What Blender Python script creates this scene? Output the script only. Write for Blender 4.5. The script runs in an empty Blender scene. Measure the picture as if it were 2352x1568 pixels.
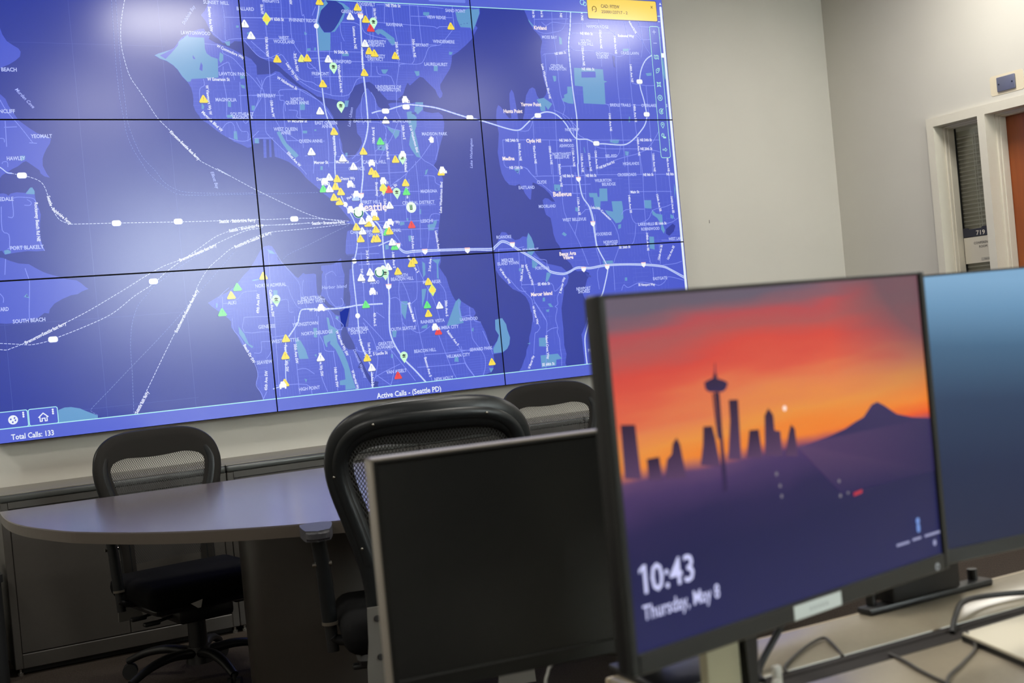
import bpy, bmesh, math, random
from mathutils import Vector, Matrix
random.seed(7)
SC = bpy.context.scene
COL = SC.collection
R_ = math.radians

# ---------------------------------------------------------------- camera
cam_d = bpy.data.cameras.new('camera')
cam = bpy.data.objects.new('camera', cam_d)
COL.objects.link(cam)
SC.camera = cam
cam_d.sensor_fit = 'HORIZONTAL'
cam_d.sensor_width = 36.0
cam_d.lens = 43.4296
cam_d.clip_start = 0.05
cam_d.clip_end = 60
cam_d.dof.use_dof = True
cam_d.dof.focus_distance = 4.9
cam_d.dof.aperture_fstop = 6.5
cam.matrix_world = Matrix(((0.874123, 0.085191, -0.478175, -1.772468),
    (-0.476785, -0.037308, -0.878228, -5.597399),
    (-0.092657, 0.995666, 0.008006, 1.194850),
    (0.000000, 0.000000, 0.000000, 1.000000)))

# ---------------------------------------------------------------- exposure, world
SC.view_settings.view_transform = 'Standard'
SC.view_settings.look = 'None'
SC.view_settings.gamma = 1.0
SC.view_settings.exposure = 0.0
SC.view_settings.use_curve_mapping = False
world = bpy.data.worlds.new('world')
SC.world = world
world.use_nodes = True
wb = world.node_tree.nodes['Background']
wb.inputs[0].default_value = (0.88, 0.93, 0.96, 1)     # overcast daylight outside the rear window
wb.inputs[1].default_value = 25.0
LIGHT_STRENGTH = 25.0         # ceiling troffers
LIGHT_COLOUR = (1.0, 0.96, 0.88)

# ---------------------------------------------------------------- helpers
def lin(c):
    f = lambda v: v / 12.92 if v <= 0.04045 else ((v + 0.055) / 1.055) ** 2.4
    return tuple(f(v / 255.0) for v in c)

def mat(name, rgb, rough=0.5, metal=0.0, spec=0.5, noise=0.0, scale=30.0, bump=0.0, bscale=200.0, aniso=None, coat=0.0):
    m = bpy.data.materials.new(name)
    m.use_nodes = True
    nt = m.node_tree
    b = nt.nodes['Principled BSDF']
    col = lin(rgb)
    b.inputs['Base Color'].default_value = (*col, 1)
    b.inputs['Roughness'].default_value = rough
    b.inputs['Metallic'].default_value = metal
    b.inputs['Specular IOR Level'].default_value = spec
    b.inputs['Coat Weight'].default_value = coat
    tc = nt.nodes.new('ShaderNodeTexCoord')
    if noise > 0:
        n = nt.nodes.new('ShaderNodeTexNoise')
        n.inputs['Scale'].default_value = scale
        n.inputs['Detail'].default_value = 6
        nt.links.new(tc.outputs['Object'], n.inputs['Vector'])
        r = nt.nodes.new('ShaderNodeValToRGB')
        r.color_ramp.elements[0].position = 0.3
        r.color_ramp.elements[1].position = 0.7
        r.color_ramp.elements[0].color = (*[c * (1 - noise) for c in col], 1)
        r.color_ramp.elements[1].color = (*[min(1, c * (1 + noise)) for c in col], 1)
        nt.links.new(n.outputs['Fac'], r.inputs['Fac'])
        nt.links.new(r.outputs['Color'], b.inputs['Base Color'])
    if bump > 0:
        n2 = nt.nodes.new('ShaderNodeTexNoise')
        n2.inputs['Scale'].default_value = bscale
        nt.links.new(tc.outputs['Object'], n2.inputs['Vector'])
        bp = nt.nodes.new('ShaderNodeBump')
        bp.inputs['Strength'].default_value = bump
        bp.inputs['Distance'].default_value = 0.002
        nt.links.new(n2.outputs['Fac'], bp.inputs['Height'])
        nt.links.new(bp.outputs['Normal'], b.inputs['Normal'])
    return m

def emis(name, rgb, strength=1.0, rough=0.4):
    m = mat(name, (8, 8, 10), rough)
    b = m.node_tree.nodes['Principled BSDF']
    b.inputs['Emission Color'].default_value = (*lin(rgb), 1)
    b.inputs['Emission Strength'].default_value = strength
    return m

def obj(name, bm, m, parent=None, smooth=None):
    me = bpy.data.meshes.new(name)
    bmesh.ops.recalc_face_normals(bm, faces=bm.faces[:])
    bm.to_mesh(me)
    bm.free()
    if smooth is not None:
        for p in me.polygons:
            p.use_smooth = True
        if smooth > 0:
            me.set_sharp_from_angle(angle=R_(smooth))
    if m is not None:
        for x in (m if isinstance(m, (list, tuple)) else [m]):
            me.materials.append(x)
    o = bpy.data.objects.new(name, me)
    COL.objects.link(o)
    if parent is not None:
        o.parent = parent
    return o

def thing(name, label, cat, loc=(0, 0, 0), rz=0.0, group=None):
    o = bpy.data.objects.new(name, None)
    o.empty_display_size = 0.1
    COL.objects.link(o)
    o.location = loc
    o.rotation_euler = (0, 0, rz)
    return tag(o, label, cat, group)

def tag(o, label, cat, group=None):
    o['label'] = label
    o['category'] = cat
    if group:
        o['group'] = group
    return o

def struct(name, bm, m, parent=None, smooth=None):
    o = obj(name, bm, m, parent, smooth)
    if parent is None:
        o['kind'] = 'structure'
    return o

def nb():
    return bmesh.new()

def box(bm, x0, x1, y0, y1, z0, z1, bev=0.0, seg=2, M=None, mi=0):
    g = bmesh.ops.create_cube(bm, size=1.0)
    vs = g['verts']
    T = Matrix.Translation(((x0 + x1) / 2, (y0 + y1) / 2, (z0 + z1) / 2)) @ Matrix.Diagonal((abs(x1 - x0), abs(y1 - y0), abs(z1 - z0), 1))
    if M is not None:
        T = M @ T
    bmesh.ops.transform(bm, matrix=T, verts=vs)
    fs = {f for v in vs for f in v.link_faces}
    for f in fs:
        f.material_index = mi
    if bev > 0:
        es = list({e for v in vs for e in v.link_edges})
        bmesh.ops.bevel(bm, geom=es, offset=bev, segments=seg, profile=0.5, affect='EDGES', clamp_overlap=True)
    return bm

def cyl(bm, p0, p1, r0, r1=None, seg=20, caps=True):
    p0 = Vector(p0); p1 = Vector(p1)
    d = p1 - p0
    g = bmesh.ops.create_cone(bm, cap_ends=caps, segments=seg, radius1=r0, radius2=r0 if r1 is None else r1, depth=d.length)
    q = Vector((0, 0, 1)).rotation_difference(d.normalized())
    bmesh.ops.transform(bm, matrix=Matrix.Translation((p0 + p1) / 2) @ q.to_matrix().to_4x4(), verts=g['verts'])
    return bm

def ball(bm, c, r, sc=(1, 1, 1), seg=12):
    g = bmesh.ops.create_uvsphere(bm, u_segments=seg, v_segments=seg // 2 + 2, radius=r)
    bmesh.ops.transform(bm, matrix=Matrix.Translation(c) @ Matrix.Diagonal((*sc, 1)), verts=g['verts'])
    return bm

def spline(pts, n=6, closed=False):
    pts = [Vector(p) for p in pts]
    out = []
    m = len(pts)
    rng = m if closed else m - 1
    for i in range(rng):
        if closed:
            a, b, c, d = pts[(i - 1) % m], pts[i], pts[(i + 1) % m], pts[(i + 2) % m]
        else:
            a, b, c, d = pts[max(i - 1, 0)], pts[i], pts[i + 1], pts[min(i + 2, m - 1)]
        for k in range(n):
            t = k / n
            out.append(0.5 * ((2 * b) + (c - a) * t + (2 * a - 5 * b + 4 * c - d) * t * t + (3 * b - a - 3 * c + d) * t ** 3))
    if not closed:
        out.append(pts[-1].copy())
    return out

def sweep(bm, pts, a, b=None, up=(0, 0, 1), seg=10, closed=False):
    """elliptical tube: a across (in the plane normal to up), b along up"""
    pts = [Vector(p) for p in pts]
    n = len(pts)
    A = a if isinstance(a, (list, tuple)) else [a] * n
    Bb = A if b is None else (b if isinstance(b, (list, tuple)) else [b] * n)
    up = Vector(up)
    rings = []
    for i in range(n):
        if closed:
            t = pts[(i + 1) % n] - pts[i - 1]
        else:
            t = pts[min(i + 1, n - 1)] - pts[max(i - 1, 0)]
        t.normalize()
        nn = up.cross(t)
        if nn.length < 1e-4:
            nn = Vector((1, 0, 0)).cross(t)
        nn.normalize()
        u = t.cross(nn).normalized()
        rings.append([bm.verts.new(pts[i] + nn * A[i] * math.cos(2 * math.pi * k / seg) + u * Bb[i] * math.sin(2 * math.pi * k / seg)) for k in range(seg)])
    for i in range(n if closed else n - 1):
        r0, r1 = rings[i], rings[(i + 1) % n]
        for k in range(seg):
            bm.faces.new((r0[k], r0[(k + 1) % seg], r1[(k + 1) % seg], r1[k]))
    if not closed:
        bm.faces.new(rings[0][::-1])
        bm.faces.new(rings[-1])
    return bm

def prism(bm, pts, z0, z1):
    """vertical extrusion of a plan outline"""
    lo = [bm.verts.new((p[0], p[1], z0)) for p in pts]
    hi = [bm.verts.new((p[0], p[1], z1)) for p in pts]
    n = len(pts)
    bm.faces.new(hi)
    bm.faces.new(lo[::-1])
    for i in range(n):
        bm.faces.new((lo[i], lo[(i + 1) % n], hi[(i + 1) % n], hi[i]))
    return bm

def slab(bm, pts, y0, y1):
    """extrude an (x, z) outline along y"""
    a = [bm.verts.new((p[0], y0, p[1])) for p in pts]
    b = [bm.verts.new((p[0], y1, p[1])) for p in pts]
    n = len(pts)
    bm.faces.new(a)
    bm.faces.new(b[::-1])
    for i in range(n):
        bm.faces.new((a[i], b[i], b[(i + 1) % n], a[(i + 1) % n]))
    return bm

def quad(bm, *p):
    return bm.faces.new([bm.verts.new(q) for q in p])

def copy_tree(o, parent=None):
    c = o.copy()
    COL.objects.link(c)
    if parent is not None:
        c.parent = parent
    for ch in list(o.children):
        copy_tree(ch, c)
    return c

# ------ lettering: outlines of words as triangles (one depsgraph pass for everything)
_txt = {}
def want(text, off=0.0):
    k = (text, off)
    if k not in _txt:
        cu = bpy.data.curves.new('lettering', 'FONT')
        cu.body = text
        cu.size = 1.0
        cu.offset = off
        cu.resolution_u = 2
        ob = bpy.data.objects.new('lettering', cu)
        COL.objects.link(ob)
        _txt[k] = ob
    return k

def bake_text():
    bpy.context.view_layer.update()
    dg = bpy.context.evaluated_depsgraph_get()
    for k, ob in list(_txt.items()):
        if isinstance(ob, dict):
            continue
        ev = ob.evaluated_get(dg)
        me = ev.to_mesh()
        me.calc_loop_triangles()
        vs = [(v.co.x, v.co.y) for v in me.vertices]
        tris = [tuple(vs[i] for i in t.vertices) for t in me.loop_triangles]
        ev.to_mesh_clear()
        xs = [v[0] for v in vs] or [0, 1]
        _txt[k] = dict(t=tris, x0=min(xs), x1=max(xs))
        cu = ob.data
        bpy.data.objects.remove(ob)
        bpy.data.curves.remove(cu)
CAPH = 0.73     # capital height of the default face at size 1

def word(text, off, x, y, width, cap, rot=0.0, shear=0.0, anchor='c'):
    """triangles of a word fitted to a width, centred on (x, y)"""
    d = _txt[(text, off)]
    sx = width / max(1e-6, d['x1'] - d['x0'])
    sy = cap / CAPH
    cx = (d['x0'] + d['x1']) / 2
    c, s = math.cos(rot), math.sin(rot)
    res = []
    for t in d['t']:
        q = []
        for (a, b) in t:
            v = (b - CAPH / 2) * sy
            u = (a - cx) * sx + v * shear
            q.append((x + u * c - v * s, y + u * s + v * c))
        res.append(q)
    return res

# ================================================================ room
WX0, WX1, WY0, WY1, WZ = -4.3, 3.707, -9.0, 0.10, 3.15
M_wall = mat('wall_paint', (203, 200, 191), 0.75, spec=0.25, noise=0.015, scale=3, bump=0.08, bscale=350)
M_wallb = M_wall
M_ceil = mat('ceiling_tile', (214, 212, 204), 0.9)
M_trim = mat('door_frame_paint', (214, 209, 194), 0.45, noise=0.01)
M_carpet = mat('carpet', (74, 66, 59), 0.95, spec=0.1, noise=0.25, scale=160, bump=0.8, bscale=420)
def carpet_lines(m):
    nt = m.node_tree
    b = nt.nodes['Principled BSDF']
    tc = nt.nodes.new('ShaderNodeTexCoord')
    w = nt.nodes.new('ShaderNodeTexWave')
    w.inputs['Scale'].default_value = 26
    w.inputs['Distortion'].default_value = 1.5
    w.bands_direction = 'DIAGONAL'
    nt.links.new(tc.outputs['Object'], w.inputs['Vector'])
    src = b.inputs['Base Color'].links[0].from_socket
    mx = nt.nodes.new('ShaderNodeMix')
    mx.data_type = 'RGBA'
    mx.blend_type = 'MULTIPLY'
    mx.inputs[0].default_value = 0.35
    nt.links.new(src, mx.inputs[6])
    nt.links.new(w.outputs['Color'], mx.inputs[7])
    nt.links.new(mx.outputs[2], b.inputs['Base Color'])
carpet_lines(M_carpet)

bm = nb(); box(bm, WX0 - .1, WX1 + 2.2, WY0 - .1, WY1 + .1, -0.1, 0.0); struct('floor', bm, M_carpet)
bm = nb(); box(bm, WX0 - .1, WX1 + 2.2, WY0 - .1, WY1 + .1, WZ, WZ + .1); struct('ceiling', bm, M_ceil)
bm = nb(); box(bm, WX0 - .1, WX1 + 2.2, WY1, WY1 + .1, 0, WZ); struct('wall_back', bm, M_wall)
bm = nb(); box(bm, WX0 - .1, WX0, WY0, WY1, 0, WZ); struct('wall_left', bm, M_wall)
# rear wall with its window (behind the camera; daylight comes in here)
bm = nb()
box(bm, WX0, 0.9, WY0 - .1, WY0, 0, WZ)
box(bm, 3.3, WX1 + 2.2, WY0 - .1, WY0, 0, WZ)
box(bm, 0.9, 3.3, WY0 - .1, WY0, 0, 1.7)
box(bm, 0.9, 3.3, WY0 - .1, WY0, 3.0, WZ)
struct('wall_front', bm, M_wall)
M_pane = bpy.data.materials.new('window_glass')
M_pane.use_nodes = True
nt = M_pane.node_tree
nt.nodes.remove(nt.nodes['Principled BSDF'])
tr = nt.nodes.new('ShaderNodeBsdfTransparent'); gl = nt.nodes.new('ShaderNodeBsdfGlossy'); mx = nt.nodes.new('ShaderNodeMixShader'); fr = nt.nodes.new('ShaderNodeFresnel')
fr.inputs['IOR'].default_value = 1.45
gl.inputs['Roughness'].default_value = 0.02
tr.inputs[0].default_value = (0.93, 0.95, 0.93, 1)
nt.links.new(fr.outputs[0], mx.inputs[0]); nt.links.new(tr.outputs[0], mx.inputs[1]); nt.links.new(gl.outputs[0], mx.inputs[2])
nt.links.new(mx.outputs[0], nt.nodes['Material Output'].inputs['Surface'])
bm = nb()
for (a, b) in ((0.9, 0.96), (2.07, 2.13), (3.24, 3.3)):
    box(bm, a, b, WY0 - .09, WY0 - .02, 1.7, 3.0)
box(bm, .9, 3.3, WY0 - .09, WY0 - .02, 1.7, 1.75); box(bm, .9, 3.3, WY0 - .09, WY0 - .02, 2.95, 3.0)
w2 = struct('window_2', bm, M_trim)
bm = nb(); box(bm, .9, 3.3, WY0 - .06, WY0 - .055, 1.7, 3.0); obj('pane', bm, M_pane, w2)

# right wall with the door opening (sidelight y -.702..-1.006, door y -1.055..-1.975)
SY0, SY1, DY0, DY1 = -0.702, -1.006, -1.055, -1.98
OZ = 2.115
bm = nb()
TH = 0.144
box(bm, WX1, WX1 + TH, -0.69, WY1, 0, WZ)
box(bm, WX1, WX1 + TH, WY0, DY1 - .012, 0, WZ)
box(bm, WX1, WX1 + TH, DY1 - .012, -0.69, OZ + .012, WZ)
struct('wall_right', bm, M_wallb)
# conference room behind the sidelight
bm = nb()
box(bm, WX1 + 2.1, WX1 + 2.2, WY0, WY1, 0, WZ)
struct('wall_hall', bm, M_wallb)
FX = WX1 - 0.022
bm = nb()      # the pressed frame around sidelight and door: face, jamb, stop
for (a, b) in ((SY0, SY0 + .048), (SY1 - .049, SY1), (DY1 - .048, DY1)):
    box(bm, FX, WX1 + .145, a, b, 0, OZ, 0)
box(bm, FX, WX1 + .145, DY1 - .048, SY0 + .048, OZ, OZ + .05, 0)
fr_ = struct('door_1', bm, M_trim)
bm = nb()
for (y0, y1) in ((SY0, SY1), (DY0, DY1)):
    for k, (xa, xb, w) in enumerate(((.055, .075, .010), (.075, .125, .016))):
        box(bm, WX1 + xa, WX1 + xb, y0 - w, y0 + .001, 0, OZ, .002, 1)
        box(bm, WX1 + xa, WX1 + xb, y1 - .001, y1 + w, 0, OZ, .002, 1)
        box(bm, WX1 + xa, WX1 + xb, y1, y0, OZ - w, OZ + .001, .002, 1)
obj('door_stop', bm, M_trim, fr_)
M_wood = mat('stained_wood', (150, 76, 34), 0.35, noise=0.0)
nt = M_wood.node_tree; b = nt.nodes['Principled BSDF']
tc = nt.nodes.new('ShaderNodeTexCoord'); mp = nt.nodes.new('ShaderNodeMapping'); mp.inputs['Scale'].default_value = (8, 8, .7)
nz = nt.nodes.new('ShaderNodeTexNoise'); nz.inputs['Scale'].default_value = 5; nz.inputs['Detail'].default_value = 8
rp = nt.nodes.new('ShaderNodeValToRGB'); rp.color_ramp.elements[0].color = (*lin((124, 58, 24)), 1); rp.color_ramp.elements[1].color = (*lin((162, 86, 38)), 1)
nt.links.new(tc.outputs['Object'], mp.inputs[0]); nt.links.new(mp.outputs[0], nz.inputs['Vector']); nt.links.new(nz.outputs['Fac'], rp.inputs[0]); nt.links.new(rp.outputs[0], b.inputs['Base Color'])
bm = nb(); box(bm, WX1 + .128, WX1 + .172, DY1 + .004, DY0 - .004, .01, OZ - .004, .002, 1)
obj('door_leaf', bm, M_wood, fr_)
bm = nb(); box(bm, WX1 + .13, WX1 + .136, SY1, SY0, 0.1, OZ - .01)
gl_ = obj('sidelight_glass', bm, M_pane, fr_)
M_gasket = mat('black_gasket', (20, 22, 22), .6)
bm = nb()
box(bm, WX1 + .126, WX1 + .137, SY0 - .0175, SY0 - .0125, 0, OZ - .014)
obj('glazing_gasket', bm, M_gasket, fr_)
bm = nb(); box(bm, WX1 + .126, WX1 + .145, SY1 - .001, SY0 + .001, 0, 0.12); obj('bottom_rail', bm, M_trim, fr_)

# venetian blind behind the glass
M_blind = mat('blind_slat', (196, 190, 170), .5)
t = thing('window_blind', 'cream slatted venetian blind hanging behind the narrow glass beside the door', 'blind', (WX1 + .19, (SY0 + SY1) / 2, 2.085))
bm = nb()
z = -0.045
while z > -1.45:
    rows = [(-.014, -.005), (-.005, .0015), (.005, .0015), (.014, -.005)]
    L = (SY0 - SY1) / 2 + .03
    L1 = (SY0 - SY1) / 2 + .085
    v = []
    for (xx, zz) in rows:
        tilt = -xx * .5
        v.append((bm.verts.new((xx, -L, z + zz + tilt)), bm.verts.new((xx, L1, z + zz + tilt))))
    for i in range(3):
        bm.faces.new((v[i][0], v[i][1], v[i + 1][1], v[i + 1][0]))
    z -= 0.0235
obj('slats', bm, M_blind, t, 40)
bm = nb(); box(bm, -.02, .02, -.18, .24, -.03, 0.0); obj('head_rail', bm, M_blind, t)
M_cord = mat('blind_cord', (222, 218, 205), .7)
bm = nb()
cyl(bm, (-.022, .052, -.02), (-.022, .052, -.60), .0016, seg=6)
cyl(bm, (-.022, .036, -.02), (-.022, .034, -.64), .0016, seg=6)
obj('pull_cord', bm, M_cord, t)

# room sign on the glass
want('719', .01); want('CONFERENCE', .0); want('ROOM', .0); want('Not in use', .0)
bake_text()
M_signw = mat('sign_white', (206, 200, 184), .4)
M_signd = mat('sign_navy', (40, 42, 54), .35)
M_ink = mat('sign_ink', (52, 50, 50), .5)
sx = WX1 + .118
t = thing('room_sign', 'white and navy plaque numbered 719 on the narrow glass beside the door', 'sign', (sx, -.822, 1.335))
bm = nb(); box(bm, 0, .008, -.098, .098, 0, .150, .001, 1); obj('sign_plate', bm, M_signw, t)
bm = nb(); slab(bm, [(-.098, .146), (.098, .146), (.098, .200), (.068, .200), (.060, .192), (-.028, .192), (-.036, .2), (-.098, .2)], 0, .008)
bmesh.ops.rotate(bm, cent=(0, 0, 0), matrix=Matrix.Rotation(R_(90), 3, 'Z'), verts=bm.verts[:])
bmesh.ops.translate(bm, vec=(.008, 0, 0), verts=bm.verts[:])
obj('number_band', bm, M_signd, t)
def letter_mesh(tris, fx):
    bm = nb()
    for q in tris:
        quad(bm, *[fx(*p) for p in q])
    return bm
side = lambda u, v: (-.0012, -u, v)
obj('number', letter_mesh(word('719', .01, .022, .168, .060, .026), side), mat('sign_cream', (226, 220, 204), .4), t)
tr_ = word('CONFERENCE', 0, .03, .112, .118, .0135) + word('ROOM', 0, .032, .090, .054, .0135)
obj('lettering', letter_mesh(tr_, side), M_ink, t)
bm = nb(); box(bm, -.001, .0005, -.097, -.012, .012, .028); obj('slide_insert', bm, mat('sign_grey', (176, 172, 160), .4), t)
obj('small_lettering', letter_mesh(word('Not in use', 0, .062, .020, .055, .0085), lambda u, v: (-.0018, -u, v)), M_ink, t)

# blank plate above the door with the unpainted patch round it
t = thing('blank_wall_plate', 'small blue-grey metal blank plate screwed to the wall above the door', 'wall plate', (WX1, -1.198, 2.252))
bm = nb(); r = .014
pts = [(cx + r * math.cos(R_(a + 30 * k)), cz + r * math.sin(R_(a + 30 * k))) for cx, cz, a in ((.091, .038, 0), (-.091, .038, 90), (-.091, -.038, 180), (.091, -.038, 270)) for k in range(4)]
slab(bm, pts, -.002, .0012)
bmesh.ops.rotate(bm, cent=(0, 0, 0), matrix=Matrix.Rotation(R_(-90), 3, 'Z'), verts=bm.verts[:])
obj('unpainted_patch', bm, mat('old_paint', (216, 205, 180), .7), t)
M_plate = mat('plate_metal', (108, 112, 134), .42, .3)
bm = nb(); box(bm, -.012, -.001, -.057, .057, -.038, .038, .004, 2); obj('plate', bm, M_plate, t, 30)
M_screw = mat('screw_steel', (70, 72, 84), .3, .8)
for s in (-1, 1):
    bm = nb(); cyl(bm, (-.0145, s * .042, 0), (-.011, s * .042, 0), .004, seg=10)
    obj('screw', bm, M_screw, t)
bm = nb(); slab(bm, [(2.692, 1.712), (2.6955, 1.712), (2.697, 1.729), (2.694, 1.731)], WY1 - .0012, WY1)
tag(obj('wall_scuff', bm, mat('scuff', (96, 90, 82), .8)), 'tiny dark scuff on the pale wall right of the video wall', 'mark')

# ceiling troffers (they light the room; their reflections are the pale glows on the screens)
M_diff = emis('lit_diffuser', (255, 255, 255), 1.0)
bd = M_diff.node_tree.nodes['Principled BSDF']
bd.inputs['Emission Color'].default_value = (*LIGHT_COLOUR, 1)
bd.inputs['Emission Strength'].default_value = LIGHT_STRENGTH
M_lf = mat('light_frame', (230, 230, 226), .5)
first = None
for i, (x, y, where) in enumerate(((0.0, -1.45, 'above the conference table'), (2.95, -1.40, 'near the door'), (-2.9, -1.45, 'left of the video wall'), (0.05, -3.55, 'above the nearest chair'), (2.85, -3.5, 'right of the desk'), (-2.9, -3.5, 'left of the desk'), (0.0, -6.0, 'behind the camera'), (2.9, -6.0, 'behind the camera by the window'), (-2.9, -6.0, 'behind the camera by the left wall'), (5.2, -3.2, 'added unseen behind the door to brighten the blind'))):  # the last one is an added lamp, out of view, brightening the blind
    if first is None:
        t = thing('ceiling_light', '', 'ceiling light', (x, y, WZ))
        bm = nb()
        for (a, b, c, d) in ((-.31, .31, -.31, -.29), (-.31, .31, .29, .31), (-.31, -.29, -.29, .29), (.29, .31, -.29, .29)):
            box(bm, a, b, c, d, -.012, 0)
        obj('light_frame', bm, M_lf, t)
        bm = nb(); quad(bm, (-.29, -.29, -.006), (-.29, .29, -.006), (.29, .29, -.006), (.29, -.29, -.006)); obj('diffuser', bm, M_diff, t)
        first = t
    else:
        t = copy_tree(first)
        t.location = (x, y, WZ)
    tag(t, 'square lit ceiling troffer ' + where, 'ceiling light', 'ceiling troffers')

# map artwork, millimetres on the wall (x right, z up)
LAND="""
-1138,2683 -1051,2681 -1044,2653 -1029,2625 -1004,2607 -985,2595 -977,2581 -982,2560 -1001,2543 -1029,2525 -1066,2509 -1155,2494
-1157,2466 -1076,2399 -1056,2378 -1047,2350 -1026,2312 -1011,2286 -974,2255 -944,2233 -914,2219 -888,2207 -894,2187 -910,2164 -923,2140 -930,2121 -932,2092 -930,2086 -919,2057 -908,2039 -929,2045 -944,2058 -947,2072 -966,2087 -987,2104 -998,2112 -1011,2107 -1033,2090 -1056,2079 -1079,2065 -1098,2054 -1108,2042 -1196,2030
-1200,1983 -1114,1976 -1101,1977 -1088,1973 -1082,1966 -1072,1975 -1047,1980 -1012,1976 -992,1998 -983,1999 -976,1984 -976,1968 -973,1934 -964,1910 -959,1881 -966,1843 -970,1805 -968,1772 -959,1726 -990,1725 -1026,1728 -1070,1724 -1093,1721 -1117,1717 -1123,1725 -1127,1734 -1136,1733 -1222,1741
-1224,1713 -1138,1706 -1125,1703 -1100,1690 -1066,1677 -1026,1672 -1001,1654 -971,1635 -954,1627 -910,1611 -879,1599 -838,1591 -821,1578 -804,1560 -792,1551 -820,1542 -839,1531 -867,1528 -905,1514 -938,1497 -959,1474 -965,1456 -982,1460 -1009,1441 -1057,1430 -1097,1426 -1137,1425 -1163,1429 -1249,1438
-121,2997 -140,2842 -153,2811 -166,2790 -184,2771 -165,2744 -157,2724 -144,2693 -131,2668 -161,2677 -176,2709 -200,2706 -226,2696 -253,2681 -285,2663 -299,2645 -314,2619 -335,2609 -366,2598 -392,2590 -413,2580 -389,2565 -360,2555 -332,2536 -314,2516 -297,2486 -274,2461 -261,2436 -256,2410 -255,2385 -258,2355 -251,2329 -237,2309 -229,2291 -200,2273 -171,2248 -138,2222 -108,2204 -84,2188 -53,2175 -23,2159 -7,2162 4,2174 10,2180 34,2179 36,2199 54,2199 49,2112 63,2111 69,2197 82,2197 77,2114 88,2114 93,2200 103,2193 103,2116 127,2108 169,2090 189,2074 210,2058 229,2037 249,2010 280,1982 310,1955 315,1944 331,1933 352,1916 383,1889 408,1861 428,1834 444,1814 454,1802 424,1792 468,1781 458,1760 429,1750 418,1702 410,1649 415,1638 460,1638 454,1628 439,1623 433,1569 422,1565 410,1466 389,1435 384,1393 376,1420 395,1542 385,1583 385,1623 348,1598 331,1594 280,1592 279,1570 288,1563 279,1549 273,1475 263,1449 248,1461 249,1508 252,1552 240,1557 199,1556 188,1563 161,1540 149,1549 124,1579 95,1612 72,1632 63,1672 49,1696 33,1701 12,1698 -9,1680 -43,1630 -73,1591 -102,1567 -142,1523 -181,1497 -230,1477 -278,1453 -260,1434 -231,1411 -212,1394 -193,1378 -179,1361 -181,1334 -163,1307 -150,1280 -142,1259 -133,1243 -115,1215 -97,1183 -83,1161 -75,1134 -79,1098 -87,1063 -79,1036 -70,1009 -67,999 -61,972 -60,796 1032,660 1065,950 1094,986 1140,999 1152,1015 1162,1054 1161,1088 1215,1092 1243,1109 1258,1131 1265,1165 1253,1206 1250,1235 1230,1268 1214,1267 1188,1263 1185,1212 1202,1182 1189,1154 1167,1133 1150,1118 1145,1135 1136,1170 1127,1205 1116,1229 1104,1258 1080,1271 1069,1289 1082,1305 1073,1328 1049,1342 1031,1354 1008,1370 994,1388 983,1374 973,1378 958,1408 944,1453 936,1493 914,1528 901,1551 913,1578 913,1601 913,1634 906,1657 908,1702 918,1746 929,1790 936,1824 945,1868 960,1941 968,1991 961,2013 945,2033 923,2059 944,2088 955,2127 975,2177 995,2222 1004,2272 998,2312 978,2328 941,2324 905,2331 893,2334 901,2356 992,2399 1005,2407 1010,2424 1000,2447 1002,2469 1028,2503 1064,2549 1077,2583 1083,2617 1117,2635 1165,2670 1206,2706 1229,2741 1245,2764 1234,2775 1254,2816 1266,2839 1268,2862 1263,2874 1321,3026
1527,3037 1531,2886 1532,2865 1540,2845 1550,2816 1561,2793 1578,2765 1597,2748 1612,2731 1623,2707 1613,2678 1606,2648 1606,2613 1608,2572 1607,2525 1616,2484 1626,2454 1616,2425 1593,2401 1573,2401 1561,2418 1552,2453 1539,2462 1518,2453 1494,2418 1482,2365 1474,2324 1461,2292 1434,2292 1429,2365 1422,2429 1411,2449 1396,2428 1392,2394 1392,2336 1394,2301 1382,2298 1364,2318 1353,2336 1336,2359 1323,2367 1312,2347 1304,2307 1306,2261 1311,2220 1302,2163 1294,2123 1297,2087 1300,2052 1306,2012 1322,1977 1345,1953 1378,1947 1405,1955 1423,1934 1433,1905 1456,1875 1466,1872 1474,1915 1486,1962 1512,1952 1550,1931 1581,1901 1604,1865 1610,1856 1590,1859 1571,1875 1551,1878 1536,1867 1539,1826 1548,1790 1574,1772 1581,1718 1582,1689 1594,1647 1612,1623 1628,1581 1646,1550 1671,1525 1688,1495 1708,1482 1756,1482 1783,1468 1773,1442 1766,1437 1756,1413 1746,1384 1729,1362 1735,1346 1746,1321 1764,1290 1753,1255 1737,1209 1707,1158 1698,1146 1699,1111 1700,1063 1702,1015 1700,968 1692,826 2773,776 3103,3615
1263,1697 1274,1711 1300,1707 1311,1692 1348,1665 1374,1669 1396,1683 1419,1679 1431,1699 1448,1672 1458,1636 1460,1595 1490,1559 1527,1533 1574,1522 1614,1511 1642,1486 1653,1455 1639,1421 1615,1399 1613,1375 1602,1335 1590,1294 1589,1250 1590,1191 1588,1144 1586,1097 1595,1049 1583,1003 1591,979 1589,896 1257,930 1306,994 1317,1005 1334,1038 1350,1065 1356,1094 1373,1121 1380,1161 1393,1189 1399,1212 1410,1252 1408,1287 1403,1285 1398,1331 1382,1367 1352,1393 1308,1413 1272,1450 1237,1486 1221,1516 1221,1550 1224,1607 1231,1641 1250,1669"""
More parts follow.
